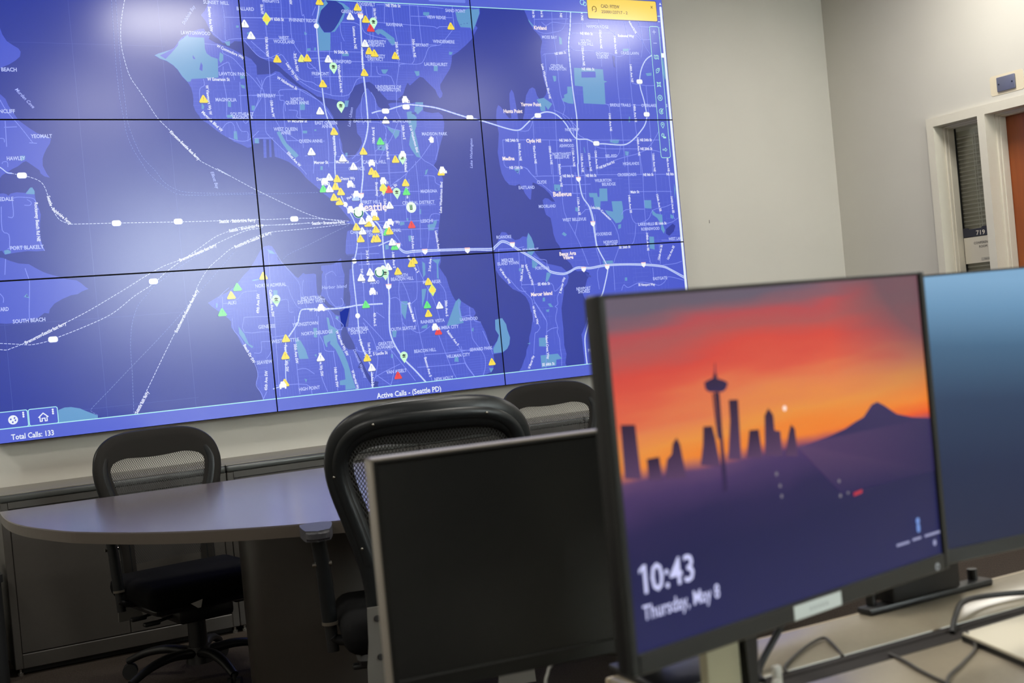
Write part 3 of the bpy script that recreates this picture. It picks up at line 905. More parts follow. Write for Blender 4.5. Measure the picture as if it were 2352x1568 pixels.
HL="""
N;SUNSET HILL;-108;2832;120
N;BALLARD;28;2809;83
N;LAWTONWOOD;-216;2687;135
N;BEACH;-1031;2504;62
N;LAWTON PARK;-59;2503;134
S;W Emerson St;-131;2477;106
N;MAGNOLIA;-104;2383;99
N;SOUTHEAST;-35;2316;111
N;MAGNOLIA;-33;2300;98
N;SUNCLIFF;-1067;2326;88
N;YEOMALT;-926;2219;87
N;HAWLEY;-1037;2125;74
N;EAGLEDALE;-1114;1953;103
N;PORT BLAKELY;-1027;1744;135
N;COUNTRYARD;-1179;1488;111
N;SOUTH BEACH;-1047;1433;131
S;Seattle - Bainbridge Ferry;-105;1822;171
N;HEIGHTS;155;2852;82
S;W 65th St;175;2766;71
N;PHINNEY RIDGE;306;2766;140
N;WEST;202;2679;50
N;WOODLAND;201;2661;104
S;N 50th St;484;2619;70
N;WALLINGFORD;468;2573;129
N;FREMONT;368;2512;87
N;ROOSEVELT;638;2858;97
S;NE 75th St;782;2858;79
N;SAND POINT;1126;2847;114
N;VIEW RIDGE;1014;2809;106
N;GREEN LAKE;561;2818;113
N;RAVENNA;780;2763;89
N;UNIVERSITY;674;2675;106
N;HEIGHTS;675;2659;80
N;UNIVERSITY;662;2604;106
N;DISTRICT;662;2589;84
N;BRYANT;921;2666;72
N;WINDERMERE;1043;2687;122
N;LAURELHURST;988;2571;130
N;UNIVERSITY OF;716;2453;137
N;WASHINGTON;717;2439;125
N;INTERBAY;91;2404;90
N;NORTH;239;2388;63
N;QUEEN ANNE;238;2372;117
S;W McGraw St;229;2285;99
N;EASTLAKE;561;2286;93
N;MONTLAKE;771;2285;99
N;EAST QUEEN;373;2276;113
N;ANNE;375;2259;51
N;WEST QUEEN;168;2246;117
N;ANNE;168;2229;50
N;QUEEN ANNE;287;2189;118
N;MADISON PARK;944;2220;141
S;Mercer St;329;2086;72
S;Mercer St;438;2087;67
N;CAPITOL HILL;604;2084;123
N;CASCADE;508;2053;84
S;Denny Wy;458;2006;73
S;Denny;321;2006;45
N;FIRST HILL;570;1888;96
N;MADRONA;883;1933;92
N;CENTRAL DISTRICT;820;1878;176
N;LESCHI;856;1785;67
S;Yesler Wy;674;1785;70
N;CHINATOWN-INTERNATIONAL;578;1745;268
N;DISTRICT;575;1728;73
N;NORTH;693;1522;64
N;BEACON HILL;694;1505;122
N;SODO;546;1497;49
N;MT BAKER;853;1480;100
I;Harbor Island;337;1488;125
N;INDUSTRIAL;218;1443;106
N;DISTRICT WEST;216;1426;138
N;NORTH ADMIRAL;25;1516;149
N;ALKI;-167;1447;40
S;W Seattle Brg;249;1386;100
S;Seattle - Bremerton Ferry;338;1796;167
N;GENESEE;-13;1325;82
N;YOUNGSTOWN;174;1322;128
N;NORTH DELRIDGE;229;1276;156
N;WEST SEATTLE;69;1252;134
N;INDUSTRIAL;439;1278;106
N;DISTRICT;441;1261;86
N;SOUTH SEATTLE;671;1260;142
N;GREATER;573;1195;79
N;DUWAMISH;572;1177;96
N;RAINIER VISTA;837;1284;132
N;COLUMBIA CITY;904;1247;147
N;LAKEWOOD;1039;1280;100
S;S Lucile St;541;1150;77
N;BEACON HILL;781;1142;120
N;HILLMAN CITY;962;1101;130
N;SEAVIEW;-40;1161;75
N;VAN ASSELT;617;1054;109
N;NEW HOLLY;869;994;104
N;HIGH POINT;165;1017;104
N;SEWARD PARK;1093;1123;130
T;Kirkland;1618;2778;77
N;HARMON RIDGE;1979;2797;141
N;MOSS BAY;1670;2730;93
S;NE 80th St;1904;2757;80
N;SOUTH;1894;2716;62
N;ROSE HILL;1894;2700;95
N;SNYDERS;1994;2649;85
N;CORNER;1994;2632;75
N;GRASS LAWN;2175;2658;120
N;CENTRAL;1701;2578;82
N;HOUGHTON;1703;2562;104
S;NE 60th St;1894;2565;80
S;Redmond Way;2160;2753;107
N;BRIDLE TRAILS;2082;2372;135
N;OVERLAKE DOORS;2309;2371;177
T;Yarrow Point;1518;2372;124
T;Hunts Point;1407;2336;112
N;NORTHUP;1758;2239;88
S;NE 24th St;1386;2184;78
T;Clyde Hill;1514;2181;89
S;NE 24th St;1710;2182;76
N;ASHWOOD;1714;2153;91
S;NE 24th St;2230;2180;79
S;NE 20th St;2228;2131;79
N;NORTHWEST;1680;2109;114
N;BELLEVUE;1678;2093;91
N;BEL-RED;1992;2095;75
T;Medina;1354;2090;71
N;HIGHLANDS;2117;2051;107
S;NE 12th St;1394;2042;78
S;NE 8th St;1707;1992;68
S;NE 8th St;1850;1991;68
N;CROSSROADS;2083;1991;124
S;NE 8th St;2225;1988;69
S;NE 8th;2372;1988;50
N;CLYDE;1540;1963;58
N;EASTLAND;1446;1937;96
N;WILBURTON;1924;1963;107
N;BELRIDGE;1959;1942;88
U;Bellevue;1660;1897;114
S;Main St;2125;1895;57
N;MOORLAND;1560;1835;103
N;WEST BELLEVUE;1720;1759;148
N;LAKE HILLS;2180;1716;105
S;SE 16th St;2278;1716;78
N;ROBINSWOOD;2206;1689;123
N;WOODRIDGE;1891;1674;114
N;NORWOOD;1937;1629;93
N;VILLAGE;1938;1612;74
S;SE 26th St;2025;1597;75
N;ROANOKE;1284;1685;87
N;BEAUMONT;1435;1611;97
N;MERCER;1294;1565;73
N;ISLAND TOWN;1294;1548;125
N;FORTUNA;1496;1513;85
T;Beaux Arts;1659;1580;103
T;Village;1659;1560;65
S;SE 40th St;1496;1429;75
T;Mercer Island;1477;1378;129
N;NEWPORT;1737;1389;89
N;SHORES;1738;1373;74
N;EASTGATE;2240;1413;96
N;WEST LAKE;2369;1627;95
N;LAKE;1774;1227;59
N;PINES;1756;1057;54
S;SE 68th St;1478;1008;76"""
RL="""
I;Shilshole Bay;-271;2727;-212;2813
I;Murden Cove;-1009;2421;-944;2341
S;Seaview Ave NW;-141;2811;-142;2696
S;W Commodore Way;-124;2633;1;2579
S;W Viewmont Wy W;-187;2449;-182;2312
S;Magnolia Blvd W;-220;2327;-136;2237
S;Kingston-Seattle fast ferry;-373;2238;-254;2108
S;Seattle -;-921;1961;-910;1908
S;Bainbridge Ferry;-908;1906;-839;1838
S;Rockaway Beach Rd NE;-973;1934;-977;1767
I;Elliott Bay;-201;2050;-182;1973
S;Bremerton-Seattle fast ferry;-388;1654;-215;1716
S;Seattle - Bremerton Ferry;-149;1777;16;1799
S;Southworth-Seattle fast ferry;-130;1702;50;1762
S;Bremerton-Seattle fast ferry;-1072;1339;-900;1411
S;Southworth-Seattle fast ferry;-436;1332;-320;1517
S;Seattle fast ferry;-642;989;-582;1081
S;15th Ave NW;109;2833;109;2786
S;15th Ave NW;117;2679;114;2585
S;3rd Ave NW;250;2606;254;2519
S;Leary Wy NW;205;2560;253;2477
S;W Nickerson St;151;2491;244;2437
S;15th Ave W;112;2380;115;2302
S;Latona Ave NE;563;2745;562;2636
S;Wallingford Ave N;466;2558;467;2424
S;Interstate 5 N;596;2632;591;2539
S;25th Ave NE;781;2678;784;2587
S;35th Ave NE;875;2695;875;2603
I;Lake Union;488;2259;512;2351
S;10th Ave E;608;2175;614;2254
S;24th Ave E;775;2264;776;2192
S;E Lk Washington Blvd;815;2261;841;2128
S;15th Ave E;679;2171;679;2094
S;23rd Ave E;772;2101;768;2030
S;Elliott Ave W;168;2136;224;2069
S;Aurora Ave N;407;2216;405;2123
S;15th Ave NE;681;2840;681;2788
S;NW;253;2861;253;2839
I;Lake Washington;1132;2045;1147;2195
S;1st St;1586;2868;1585;2829
S;3rd St;1636;2870;1636;2833
S;108th Ave NE;1762;2943;1754;2837
S;124th Ave NE;1895;2950;1886;2826
S;132nd Ave NE;1994;2779;1992;2677
S;140th Ave NE;2085;2749;2085;2651
S;122nd Ave NE;1872;2685;1871;2582
S;Lake Washington Blvd NE;1610;2586;1640;2402
S;148th Ave NE;2174;2596;2176;2497
S;134th Ave NE;2007;2326;2006;2229
S;148th Ave NE;2175;2376;2175;2278
S;84th Ave NE;1427;2168;1426;2076
S;92nd Ave NE;1514;2155;1515;2060
S;100th Ave NE;1609;2151;1611;2054
S;112th Ave NE;1751;2138;1751;2040
S;116th Ave NE;1804;2108;1801;2009
S;120th Ave NE;1850;2110;1853;2013
S;124th Ave NE;1894;2123;1894;2025
S;148th Ave NE;2177;2192;2177;2092
S;156th Ave NE;2271;2102;2271;2003
S;164th Ave NE;2365;2091;2366;2001
S;NE Bel Red Rd;1908;2031;2007;2063
S;Redmond Rd NE;2192;2835;2230;2769
S;NE 68th St;1693;2642;1763;2652
S;Bellevue Way NE;1659;2055;1660;1934
S;112th Ave SE;1756;1875;1755;1780
S;Lake Hills;1832;1822;1891;1811
S;Connector;1894;1802;1953;1748
S;140th Ave SE;2085;1877;2087;1780
S;148th Ave SE;2181;1666;2178;1568
S;156th Ave SE;2272;1878;2286;1782
S;164th Ave SE;2369;1863;2372;1770
S;156th Ave SE;2241;1514;2271;1597
S;161st Ave SE;2303;1514;2353;1587
S;W Mercer Way;1244;1523;1298;1445
S;76th Ave SE;1361;1450;1379;1536
S;Island Crest Way;1400;1535;1432;1425
S;E Mercer Way;1589;1374;1623;1457
S;SE Newport Way;2091;1386;2202;1382
S;W Mercer Way;1419;1318;1440;1220
S;Island Crest Way;1484;1158;1481;1033
S;W Mercer Way;1359;995;1393;1061
S;Pine St;444;1906;481;1929
S;E Union St;629;1922;711;1972
S;Broadway;605;1983;604;1914
S;12th Ave;641;1900;641;1837
S;23rd Ave E;770;2078;768;2031
S;23rd Ave;766;1962;765;1899
S;23rd Ave S;770;1713;768;1636
S;Lake Washington Blvd;935;1821;956;1977
S;Lakeside Ave S;902;1733;909;1629
S;3rd Ave S;523;1654;521;1583
S;1st Ave S;486;1564;489;1496
S;14th Ave S;658;1636;658;1559
S;31st Ave S;844;1532;858;1609
S;Rainier Ave S;736;1616;783;1530
S;California Ave SW;21;1494;22;1366
S;49th Ave SW;-51;1388;-40;1480
S;Beacon Ave S;718;1385;738;1290
S;38th Ave S;921;1382;919;1301
S;4th Ave S;531;1349;528;1284
S;Beach Dr SW;-127;1250;-88;1161
S;45th Ave SW;-47;1028;-36;1120
S;Fauntleroy Wy SW;69;1230;66;1105
S;35th Ave SW;116;1231;117;1139
S;Delridge Wy SW;234;1179;234;1067
S;16th Ave SW;304;1103;305;1007
S;W Marginal Wy SW;327;1277;372;1153
S;W Marginal Wy;389;1081;410;988
I;Duwamish Waterway;409;1179;455;1037
S;E Marginal Wy;442;1225;468;1139
S;1st Ave S;487;1205;488;1137
S;1st Ave S Brg;490;1058;485;985
S;Beacon Ave S;717;1383;740;1287
S;Beacon Ave S;778;1108;798;1009
S;Rainier Ave S;914;1229;966;1152"""
TRI=[('y',397,2861),('y',590,2841),('y',628,2784),('y',1091,2767),('y',159,2578),('l',281,2583),('y',309,2586),('y',631,2629),('y',658,2618),('y',768,2609),('y',595,2522),('y',375,2464),('y',409,2234),('y',551,2137),('y',717,2095),('y',585,2038),('y',604,2025),('y',403,2006),('y',390,1969),('y',415,1943),('y',378,1917),('y',403,1896),('y',759,1978),('y',478,1770),('y',494,1712),('y',565,1707),('y',581,1708),('y',582,1815),('y',765,1591),('y',750,1577),('y',674,1543),('y',833,1482),('y',817,1324),('y',-7,1561),('y',-167,1481),('y',959,2027),('y',637,1957),('y',578,1754),('g',635,1739),('y',649,1743),('y',-209,2385),('w',17,2739),('w',43,2685),('w',549,2795),('w',613,2665),('w',415,2584),('w',348,2333),('w',684,2289),('w',285,2138),('w',441,2105),('w',493,2064),('w',363,2014),('g',328,1959),('w',359,1959),('b',488,1914),('w',663,1869),('w',507,1749),('w',527,1548),('w',530,1518),('w',478,1524),('w',625,1568),('w',882,1360),('w',511,1798),('w',637,1773),('w',559,1783),('y',540,1786),('w',658,1688),('r',667,1947),('r',771,1769),('r',650,2741),('g',645,2185),('g',759,1934),('g',668,1666),('g',489,1392),('g',815,1367),('g',-135,1517),('g',-216,1406),('y',73,1262),('y',62,1182),('y',48,1055),('y',470,1134),('w',234,1157),('w',489,1085),('r',862,1231),('r',623,1033),('y',1147,1051)]
PIN=[(668,2773),(437,2547),(456,2359),(754,2103),(707,1933),(44,1448),(664,1126),(605,1538)]
DIAM=[(125,2767),(851,1440),(638,1954)]
CIRC=[('G',778,1854,27),('R',495,1839,28),('R',576,1543,26),('W',597,1563,13)]
SHIELD=[('c',370,2741),('o',688,2333),('o',801,2354),('o',1151,2301),('o',1554,2313),('o',1903,2163),('o',2223,2502),('o',2251,2321),('s',1769,1973),('s',1834,1732),('s',1900,1495),('s',1749,1491),('s',2138,1495),('s',1330,1643),('s',1067,1628),('s',830,1633),('s',1067,1627),('o',169,1820),('c',432,1880),('c',451,1605),('c',442,1340),('s',618,1471),('s',518,1921),('s',603,2798),('s',686,1669),('o',-1020,2051),('o',-648,1832),('o',-377,1829),('o',-512,1566),('o',-958,1344),('s',1790,1288),('o',2393,2651)]
CAR=[(799,2391,'H5R2'),(641,1990,'3S11'),(467,1978,'1W32'),(494,1928,''),(589,2078,''),(530,1453,'1K31'),(260,1393,''),(337,1993,'3Q13'),(846,1254,'2S13'),(37,1045,''),(456,1854,'1W31'),(511,1858,''),(576,1832,''),(547,1805,''),(657,1785,''),(967,2037,'21'),(759,2118,'')]
# lock-screen picture outlines, millimetres on the monitor face
SKY_B= [[(135, 261), (142, 263), (148, 264), (150, 268), (152, 271), (154, 268), (155, 263), (165, 260), (170, 257), (166, 251), (160, 249), (141, 251), (136, 254)], [(153, 279), (154, 279), (153, 269), (151, 269)], [(148, 250), (156, 249), (155, 213), (155, 151), (148, 149), (150, 202)], [(145, 249), (147, 249), (149, 219), (150, 202), (147, 205), (146, 220)], [(16, 233), (35, 231), (37, 179), (15, 183)], [(46, 197), (63, 197), (65, 174), (46, 177)], [(68, 175), (73, 193), (80, 197), (83, 207), (89, 212), (93, 205), (95, 191), (98, 171)], [(119, 181), (125, 200), (128, 218), (141, 217), (144, 205), (148, 175)], [(160, 181), (168, 219), (169, 240), (183, 239), (180, 178)], [(188, 179), (196, 206), (211, 205), (213, 175)], [(217, 177), (222, 218), (229, 225), (236, 217), (236, 201), (245, 199), (245, 173)], [(249, 172), (258, 195), (263, 204), (269, 199), (270, 179), (270, 169)]]
SKY_M= [(271, 179), (289, 180), (322, 183), (356, 188), (374, 193), (392, 197), (409, 209), (420, 211), (432, 206), (456, 193), (485, 186), (519, 181), (514, 127), (269, 162)]

# ================================================================ video wall
PW, PH, ZR = 1.2131, 0.6839, 2.29
GAP = 0.0032
C_WATER, C_LAND, C_GRID, C_PARK, C_MED, C_MAJ = (38, 56, 160), (72, 90, 210), (88, 106, 221), (98, 156, 208), (134, 150, 246), (206, 220, 252)
C_CASE = (104, 122, 232)
C_TXT = {'N': (186, 198, 252), 'S': (228, 233, 255), 'T': (255, 240, 240), 'U': (255, 238, 238), 'I': (168, 182, 252)}
CAP = {'N': .0168, 'S': .0155, 'T': .0195, 'U': .0255, 'I': .0165}
OFFS = {'N': .028, 'S': .030, 'T': .034, 'U': .03, 'I': .014}
def polys(s):
    return [[tuple(int(v) / 1000 for v in q.split(',')) for q in l.split()] for l in s.strip().split('\n')]
items = []      # (layer, colour, convex polygon in wall metres)
from mathutils.geometry import tessellate_polygon
def add_poly(layer, col, pts):
    tri = tessellate_polygon([[Vector((p[0], p[1], 0)) for p in pts]])
    for t in tri:
        items.append((layer, col, [pts[i] for i in t]))
def add_line(layer, col, pts, w):
    for i in range(len(pts) - 1):
        (x0, z0), (x1, z1) = pts[i], pts[i + 1]
        L = math.hypot(x1 - x0, z1 - z0)
        if L < 1e-5:
            continue
        dx, dz = (x1 - x0) / L, (z1 - z0) / L
        e = w * .35
        x0 -= dx * e; z0 -= dz * e; x1 += dx * e; z1 += dz * e
        nx, nz = -dz * w / 2, dx * w / 2
        items.append((layer, col, [(x0 + nx, z0 + nz), (x1 + nx, z1 + nz), (x1 - nx, z1 - nz), (x0 - nx, z0 - nz)]))
def smooth2(pts, n=4):
    if len(pts) < 3:
        return pts
    return [(p.x, p.y) for p in spline([(a, b, 0) for a, b in pts], n)]
def add_disc(layer, col, x, z, r, rz=None, n=20):
    items.append((layer, col, [(x + r * math.cos(2 * math.pi * k / n), z + (rz or r) * math.sin(2 * math.pi * k / n)) for k in range(n)]))
def add_ring(layer, col, x, z, r, w, a0=0, a1=360, n=24):
    add_line(layer, col, [(x + r * math.cos(R_(a0 + (a1 - a0) * k / n)), z + r * math.sin(R_(a0 + (a1 - a0) * k / n))) for k in range(n + 1)], w)
def rrect(x0, x1, z0, z1, r, n=5):
    o = []
    for (cx, cz, a) in ((x1 - r, z1 - r, 0), (x0 + r, z1 - r, 90), (x0 + r, z0 + r, 180), (x1 - r, z0 + r, 270)):
        o += [(cx + r * math.cos(R_(a + 90 * k / n)), cz + r * math.sin(R_(a + 90 * k / n))) for k in range(n + 1)]
    return o
def tri_round(x, z, s, r):
    """upright rounded triangle, height about s"""
    c = [(x, z + s * .55), (x - s * .58, z - s * .45), (x + s * .58, z - s * .45)]
    cx, cz = x, z - s * .12
    o = []
    for (a, b), st in zip(c, (30, 150, 270)):
        a, b = a + (cx - a) * r * 1.6, b + (cz - b) * r * 1.6
        rr = r * s
        o += [(a + rr * math.cos(R_(st + 120 * k / 4)), b + rr * math.sin(R_(st + 120 * k / 4))) for k in range(5)]
    return o

ZT, ZB = 2.870, 0.985           # map window between the header rule and the footer rule
land = polys(LAND)
for p in land:
    add_poly(1, C_LAND, p)
def spans(poly, axis, v):
    xs = []
    n = len(poly)
    for i in range(n):
        a, b = poly[i], poly[(i + 1) % n]
        if (a[axis] > v) != (b[axis] > v):
            t = (v - a[axis]) / (b[axis] - a[axis])
            xs.append(a[1 - axis] + t * (b[1 - axis] - a[1 - axis]))
    return sorted(xs)
# faint street grid over the built-up land
for gi in range(28):
    for gj in range(17):
        x0, z0 = -1.2 + gi * .13, ZB + gj * .111
        east = x0 > 1.25
        west = x0 < -.55
        if west or (east and random.random() < .45):
            continue
        vert = random.random() < .62
        sp = random.choice((.0125, .015, .019)) * (1.5 if east else 1)
        col = C_GRID if not east else (90, 106, 217)
        k = 0
        span = .13 if vert else .111
        while k * sp < span:
            v = (x0 if vert else z0) + k * sp
            k += 1
            lo, hi = (z0, z0 + .111) if vert else (x0, x0 + .13)
            lo += random.uniform(0, .02); hi -= random.uniform(0, .02)
            for p in land:
                s = spans(p, 0 if vert else 1, v)
                for a, b in zip(s[::2], s[1::2]):
                    a2, b2 = max(a, lo), min(b, hi)
                    if b2 - a2 > .012:
                        add_line(2, col, [(v, a2), (v, b2)] if vert else [(a2, v), (b2, v)], .0016)
        if not vert or random.random() < .5:      # a few cross streets
            for q in range(2):
                v = (z0 if vert else x0) + random.uniform(.01, .1)
                lo, hi = (x0, x0 + .13) if vert else (z0, z0 + .111)
                for p in land:
                    s = spans(p, 1 if vert else 0, v)
                    for a, b in zip(s[::2], s[1::2]):
                        a2, b2 = max(a, lo), min(b, hi)
                        if b2 - a2 > .012:
                            add_line(2, col, [(a2, v), (b2, v)] if vert else [(v, a2), (v, b2)], .0016)
for x in (-1.145, -.763, -.375):
    add_line(0.5, (66, 84, 182), [(x, ZB), (x, ZT)], .0016)
for z_ in (2.622, 1.42, 1.03):
    add_line(0.5, (64, 82, 180), [(-1.21, z_), (-.36, z_)], .0016)
for p in polys(WATER):
    add_poly(3, C_WATER, p)
for p in polys(PARK):
    add_poly(4, C_PARK, p)
for p in polys(PATCH):
    add_poly(5, C_LAND, p)
for p in polys(DARK):
    add_poly(5, (58, 74, 178), p)
for p in polys(MED):
    add_line(6, C_MED, smooth2(p, 3), .0029)
maj = [l.split(';') for l in MAJOR.strip().split('\n')]
for w, s in maj:
    add_line(6.5, C_CASE, smooth2(polys(s)[0], 4), float(w) / 400 + .004)
for w, s in maj:
    add_line(7, C_MAJ, smooth2(polys(s)[0], 4), float(w) / 440)
for l in DASH.strip().split('\n'):
    br, s = l.split(';')
    p = smooth2(polys(s)[0], 5)
    br = int(br)
    on, off, w = (.0100, .0060, .0027) if br else (.0085, .0055, .0019)
    col = (204, 216, 255) if br else (118, 138, 214)
    pos, lit, left, cur = 0, True, on, [p[0]]
    for i in range(len(p) - 1):
        a, b = p[i], p[i + 1]
        L = math.hypot(b[0] - a[0], b[1] - a[1])
        d = 0
        while L - d > left:
            d += left
            q = (a[0] + (b[0] - a[0]) * d / L, a[1] + (b[1] - a[1]) * d / L)
            if lit:
                cur.append(q)
                add_line(7.5, col, cur, w)
            lit = not lit
            cur = [q]
            left = on if lit else off
        left -= L - d
        if lit:
            cur.append(b)
hl = [l.split(';') for l in HL.strip().split('\n')]
rl = [l.split(';') for l in RL.strip().split('\n')]
for c, t, *_ in hl + rl:
    want(t, OFFS[c])
for *_, t in CAR:
    if t:
        want(t, .03)
UIT = ('Total Calls: 133', 'Active Calls - (Seattle PD)', 'CAD: FITEW', '25000123717 - 2', 'Seattle', '!')
for t in UIT:
    want(t, .02)
bake_text()
for c, t, x, z_, w in hl:
    for q in word(t, OFFS[c], int(x) / 1000, int(z_) / 1000, int(w) / 1000, CAP[c], 0, .2 if c == 'I' else 0):
        items.append((8, C_TXT[c], q))
for c, t, x0, z0, x1, z1 in rl:
    x0, z0, x1, z1 = [int(v) / 1000 for v in (x0, z0, x1, z1)]
    for q in word(t, OFFS[c], (x0 + x1) / 2, (z0 + z1) / 2, math.hypot(x1 - x0, z1 - z0), CAP[c] * .92, math.atan2(z1 - z0, x1 - x0), .2 if c == 'I' else 0):
        items.append((8, C_TXT[c], q))
for q in word('Seattle', .02, .575, 1.865, .145, .040):
    items.append((8, (255, 236, 238), q))
TC = {'y': (255, 228, 78), 'l': (240, 244, 130), 'w': (250, 252, 255), 'b': (176, 206, 255), 'g': (98, 236, 128), 'r': (244, 66, 72)}
TM = {'y': (196, 150, 20), 'l': (190, 190, 60), 'w': (120, 140, 210), 'b': (120, 150, 230), 'g': (60, 180, 100), 'r': (150, 20, 40)}
for i, (c, x, z_) in enumerate(TRI):
    x /= 1000; z_ /= 1000
    ly = 9 + (i % 7) * .25
    items.append((ly, (70, 84, 150), tri_round(x, z_ - .0015, .0365, .16)))
    items.append((ly + .08, TC[c], tri_round(x, z_, .034, .15)))
    items.append((ly + .16, TM[c], [(x - .0013, z_ + .008), (x + .0013, z_ + .008), (x + .0008, z_ - .003), (x - .0008, z_ - .003)]))
    add_disc(ly + .16, TM[c], x, z_ - .0068, .0013, n=8)
def pin(x, z_, ly, col=(206, 255, 214)):
    add_disc(ly, col, x, z_, .0205)
    items.append((ly, col, [(x - .0185, z_ - .009), (x + .0185, z_ - .009), (x, z_ - .037)]))
for x, z_ in PIN:
    x /= 1000; z_ /= 1000
    pin(x, z_, 10.9)
    items.append((11, (16, 44, 26), [(x - .011, z_ + .001), (x - .002, z_ + .008), (x + .012, z_ + .003), (x + .002, z_ - .003)]))
    items.append((11, (16, 44, 26), rrect(x - .008, x + .008, z_ - .009, z_ - .004, .002)))
for x, z_ in DIAM:
    x /= 1000; z_ /= 1000
    items.append((10.9, (226, 248, 120), [(x, z_ + .03), (x - .021, z_), (x, z_ - .034), (x + .021, z_)]))
    items.append((11, TC['y'], tri_round(x, z_ + .002, .030, .15)))
for c, x, z_, r in CIRC:
    x /= 1000; z_ /= 1000; r /= 1000
    add_disc(10.8, (240, 255, 240), x, z_, r)
    if c == 'G':
        items.append((11, (20, 90, 50), [(x - .008, z_ - .012), (x + .006, z_ - .012), (x + .006, z_ + .013), (x - .008, z_ + .013)]))
        for k in range(3):
            items.append((11.1, (190, 240, 205), [(x - .005, z_ - .006 + k * .007), (x + .003, z_ - .006 + k * .007), (x + .003, z_ - .003 + k * .007), (x - .005, z_ - .003 + k * .007)]))
    elif c == 'R':
        add_ring(11, (40, 120, 110), x, z_ - .001, r * .8, .006, 150, 390)
for c, x, z_ in SHIELD:
    x /= 1000; z_ /= 1000
    if c == 'o':
        items.append((8.6, (88, 104, 190), rrect(x - .0215, x + .0215, z_ - .0145, z_ + .0125, .011)))
        items.append((8.7, (250, 252, 255), rrect(x - .0198, x + .0198, z_ - .0125, z_ + .0125, .010)))
    elif c == 'c':
        add_disc(8.7, (250, 252, 255), x, z_, .0125)
    else:
        items.append((8.7, (250, 252, 255), [(x - .015, z_ + .008), (x + .015, z_ + .008), (x + .013, z_ - .006), (x, z_ - .017), (x - .013, z_ - .006)]))
        items.append((8.8, (255, 206, 210), [(x - .015, z_ + .012), (x + .015, z_ + .012), (x + .015, z_ + .007), (x - .015, z_ + .007)]))
for x, z_, t in CAR:
    x /= 1000; z_ /= 1000
    W = (252, 253, 255)
    items.append((11.2, W, rrect(x - .017, x + .017, z_ - .012, z_ + .006, .005)))
    items.append((11.2, W, [(x - .013, z_ + .005), (x + .013, z_ + .005), (x + .009, z_ + .017), (x - .009, z_ + .017)]))
    items.append((11.2, W, rrect(x - .016, x - .008, z_ - .018, z_ - .008, .002)))
    items.append((11.2, W, rrect(x + .008, x + .016, z_ - .018, z_ - .008, .002)))
    if t:
        for q in word(t, .03, x + .004, z_ - .010, .042, .0135):
            items.append((11.3, W, q))
# hand cursor
hx, hz = .924, 2.190
items.append((11.4, (252, 253, 255), rrect(hx - .012, hx + .011, hz - .016, hz + .004, .007)))
for k, hh in enumerate((.012, .017, .016, .011)):
    items.append((11.4, (252, 253, 255), rrect(hx - .012 + k * .006, hx - .0065 + k * .006, hz - .004, hz + hh, .0025)))
items.append((11.4, (252, 253, 255), [(hx - .010, hz - .008), (hx - .019, hz + .002), (hx - .015, hz + .005), (hx - .008, hz - .001)]))

# ---- window chrome: header, footer, rules, tool strip, scroll bar, alert
C_BAR, C_RULE = (84, 100, 214), (176, 240, 246)
L0 = 12
items.append((L0, C_BAR, [(-1.22, ZT), (2.43, ZT), (2.43, 2.99), (-1.22, 2.99)]))
items.append((L0 + .1, (112, 134, 236), rrect(.98, 1.187, 2.888, 2.96, .006)))
add_line(L0 + .2, C_RULE, [(-1.22, ZT), (2.402, ZT)], .0042)
items.append((L0, C_BAR, [(-1.22, .9), (2.43, .9), (2.43, ZB), (-1.22, ZB)]))
add_line(L0 + .2, C_RULE, [(-1.22, ZB), (2.402, ZB)], .0042)
for x0, x1 in ((-1.26, -1.089), (-1.085, -.968)):
    items.append((L0 + .1, (70, 86, 204), rrect(x0, x1, ZB, 1.0555, .008)))
    o = rrect(x0, x1, ZB, 1.0555, .008)
    add_line(L0 + .3, C_RULE, o + [o[0]], .0034)
W = (240, 246, 255)
add_disc(L0 + .3, W, -1.148, 1.019, .0195)
for (dx, dz) in ((-.009, .003), (.006, .007), (-.002, -.010), (.009, -.003)):
    items.append((L0 + .4, (70, 86, 204), [(-1.148 + dx - .004, 1.019 + dz), (-1.148 + dx, 1.019 + dz - .005), (-1.148 + dx + .004, 1.019 + dz + .001), (-1.148 + dx, 1.019 + dz + .005)]))
hx, hz = -1.027, 1.017
add_line(L0 + .3, W, [(hx - .019, hz), (hx, hz + .017), (hx + .019, hz)], .0046)
add_line(L0 + .3, W, [(hx - .014, hz), (hx - .014, hz - .017), (hx - .006, hz - .017), (hx - .006, hz - .005), (hx + .006, hz - .005), (hx + .006, hz - .017), (hx + .014, hz - .017), (hx + .014, hz)], .0042)
for x in (-1.106, -.987):
    for k in (-1, 0, 1):
        add_disc(L0 + .3, W, x, 1.0365 + k * .0085, .0042, n=10)
for q in word('Total Calls: 133', .02, -1.0765, .9475, .171, .0235):
    items.append((L0 + .3, W, q))
for q in word('Active Calls - (Seattle PD)', .02, .6745, .9455, .347, .0265):
    items.append((L0 + .3, W, q))
items.append((L0 + .3, (236, 246, 255), rrect(2.4035, 2.4185, .99, 2.925, .007)))
items.append((L0 + .3, (236, 246, 255), [(2.4035, 2.934), (2.4185, 2.934), (2.411, 2.947)]))
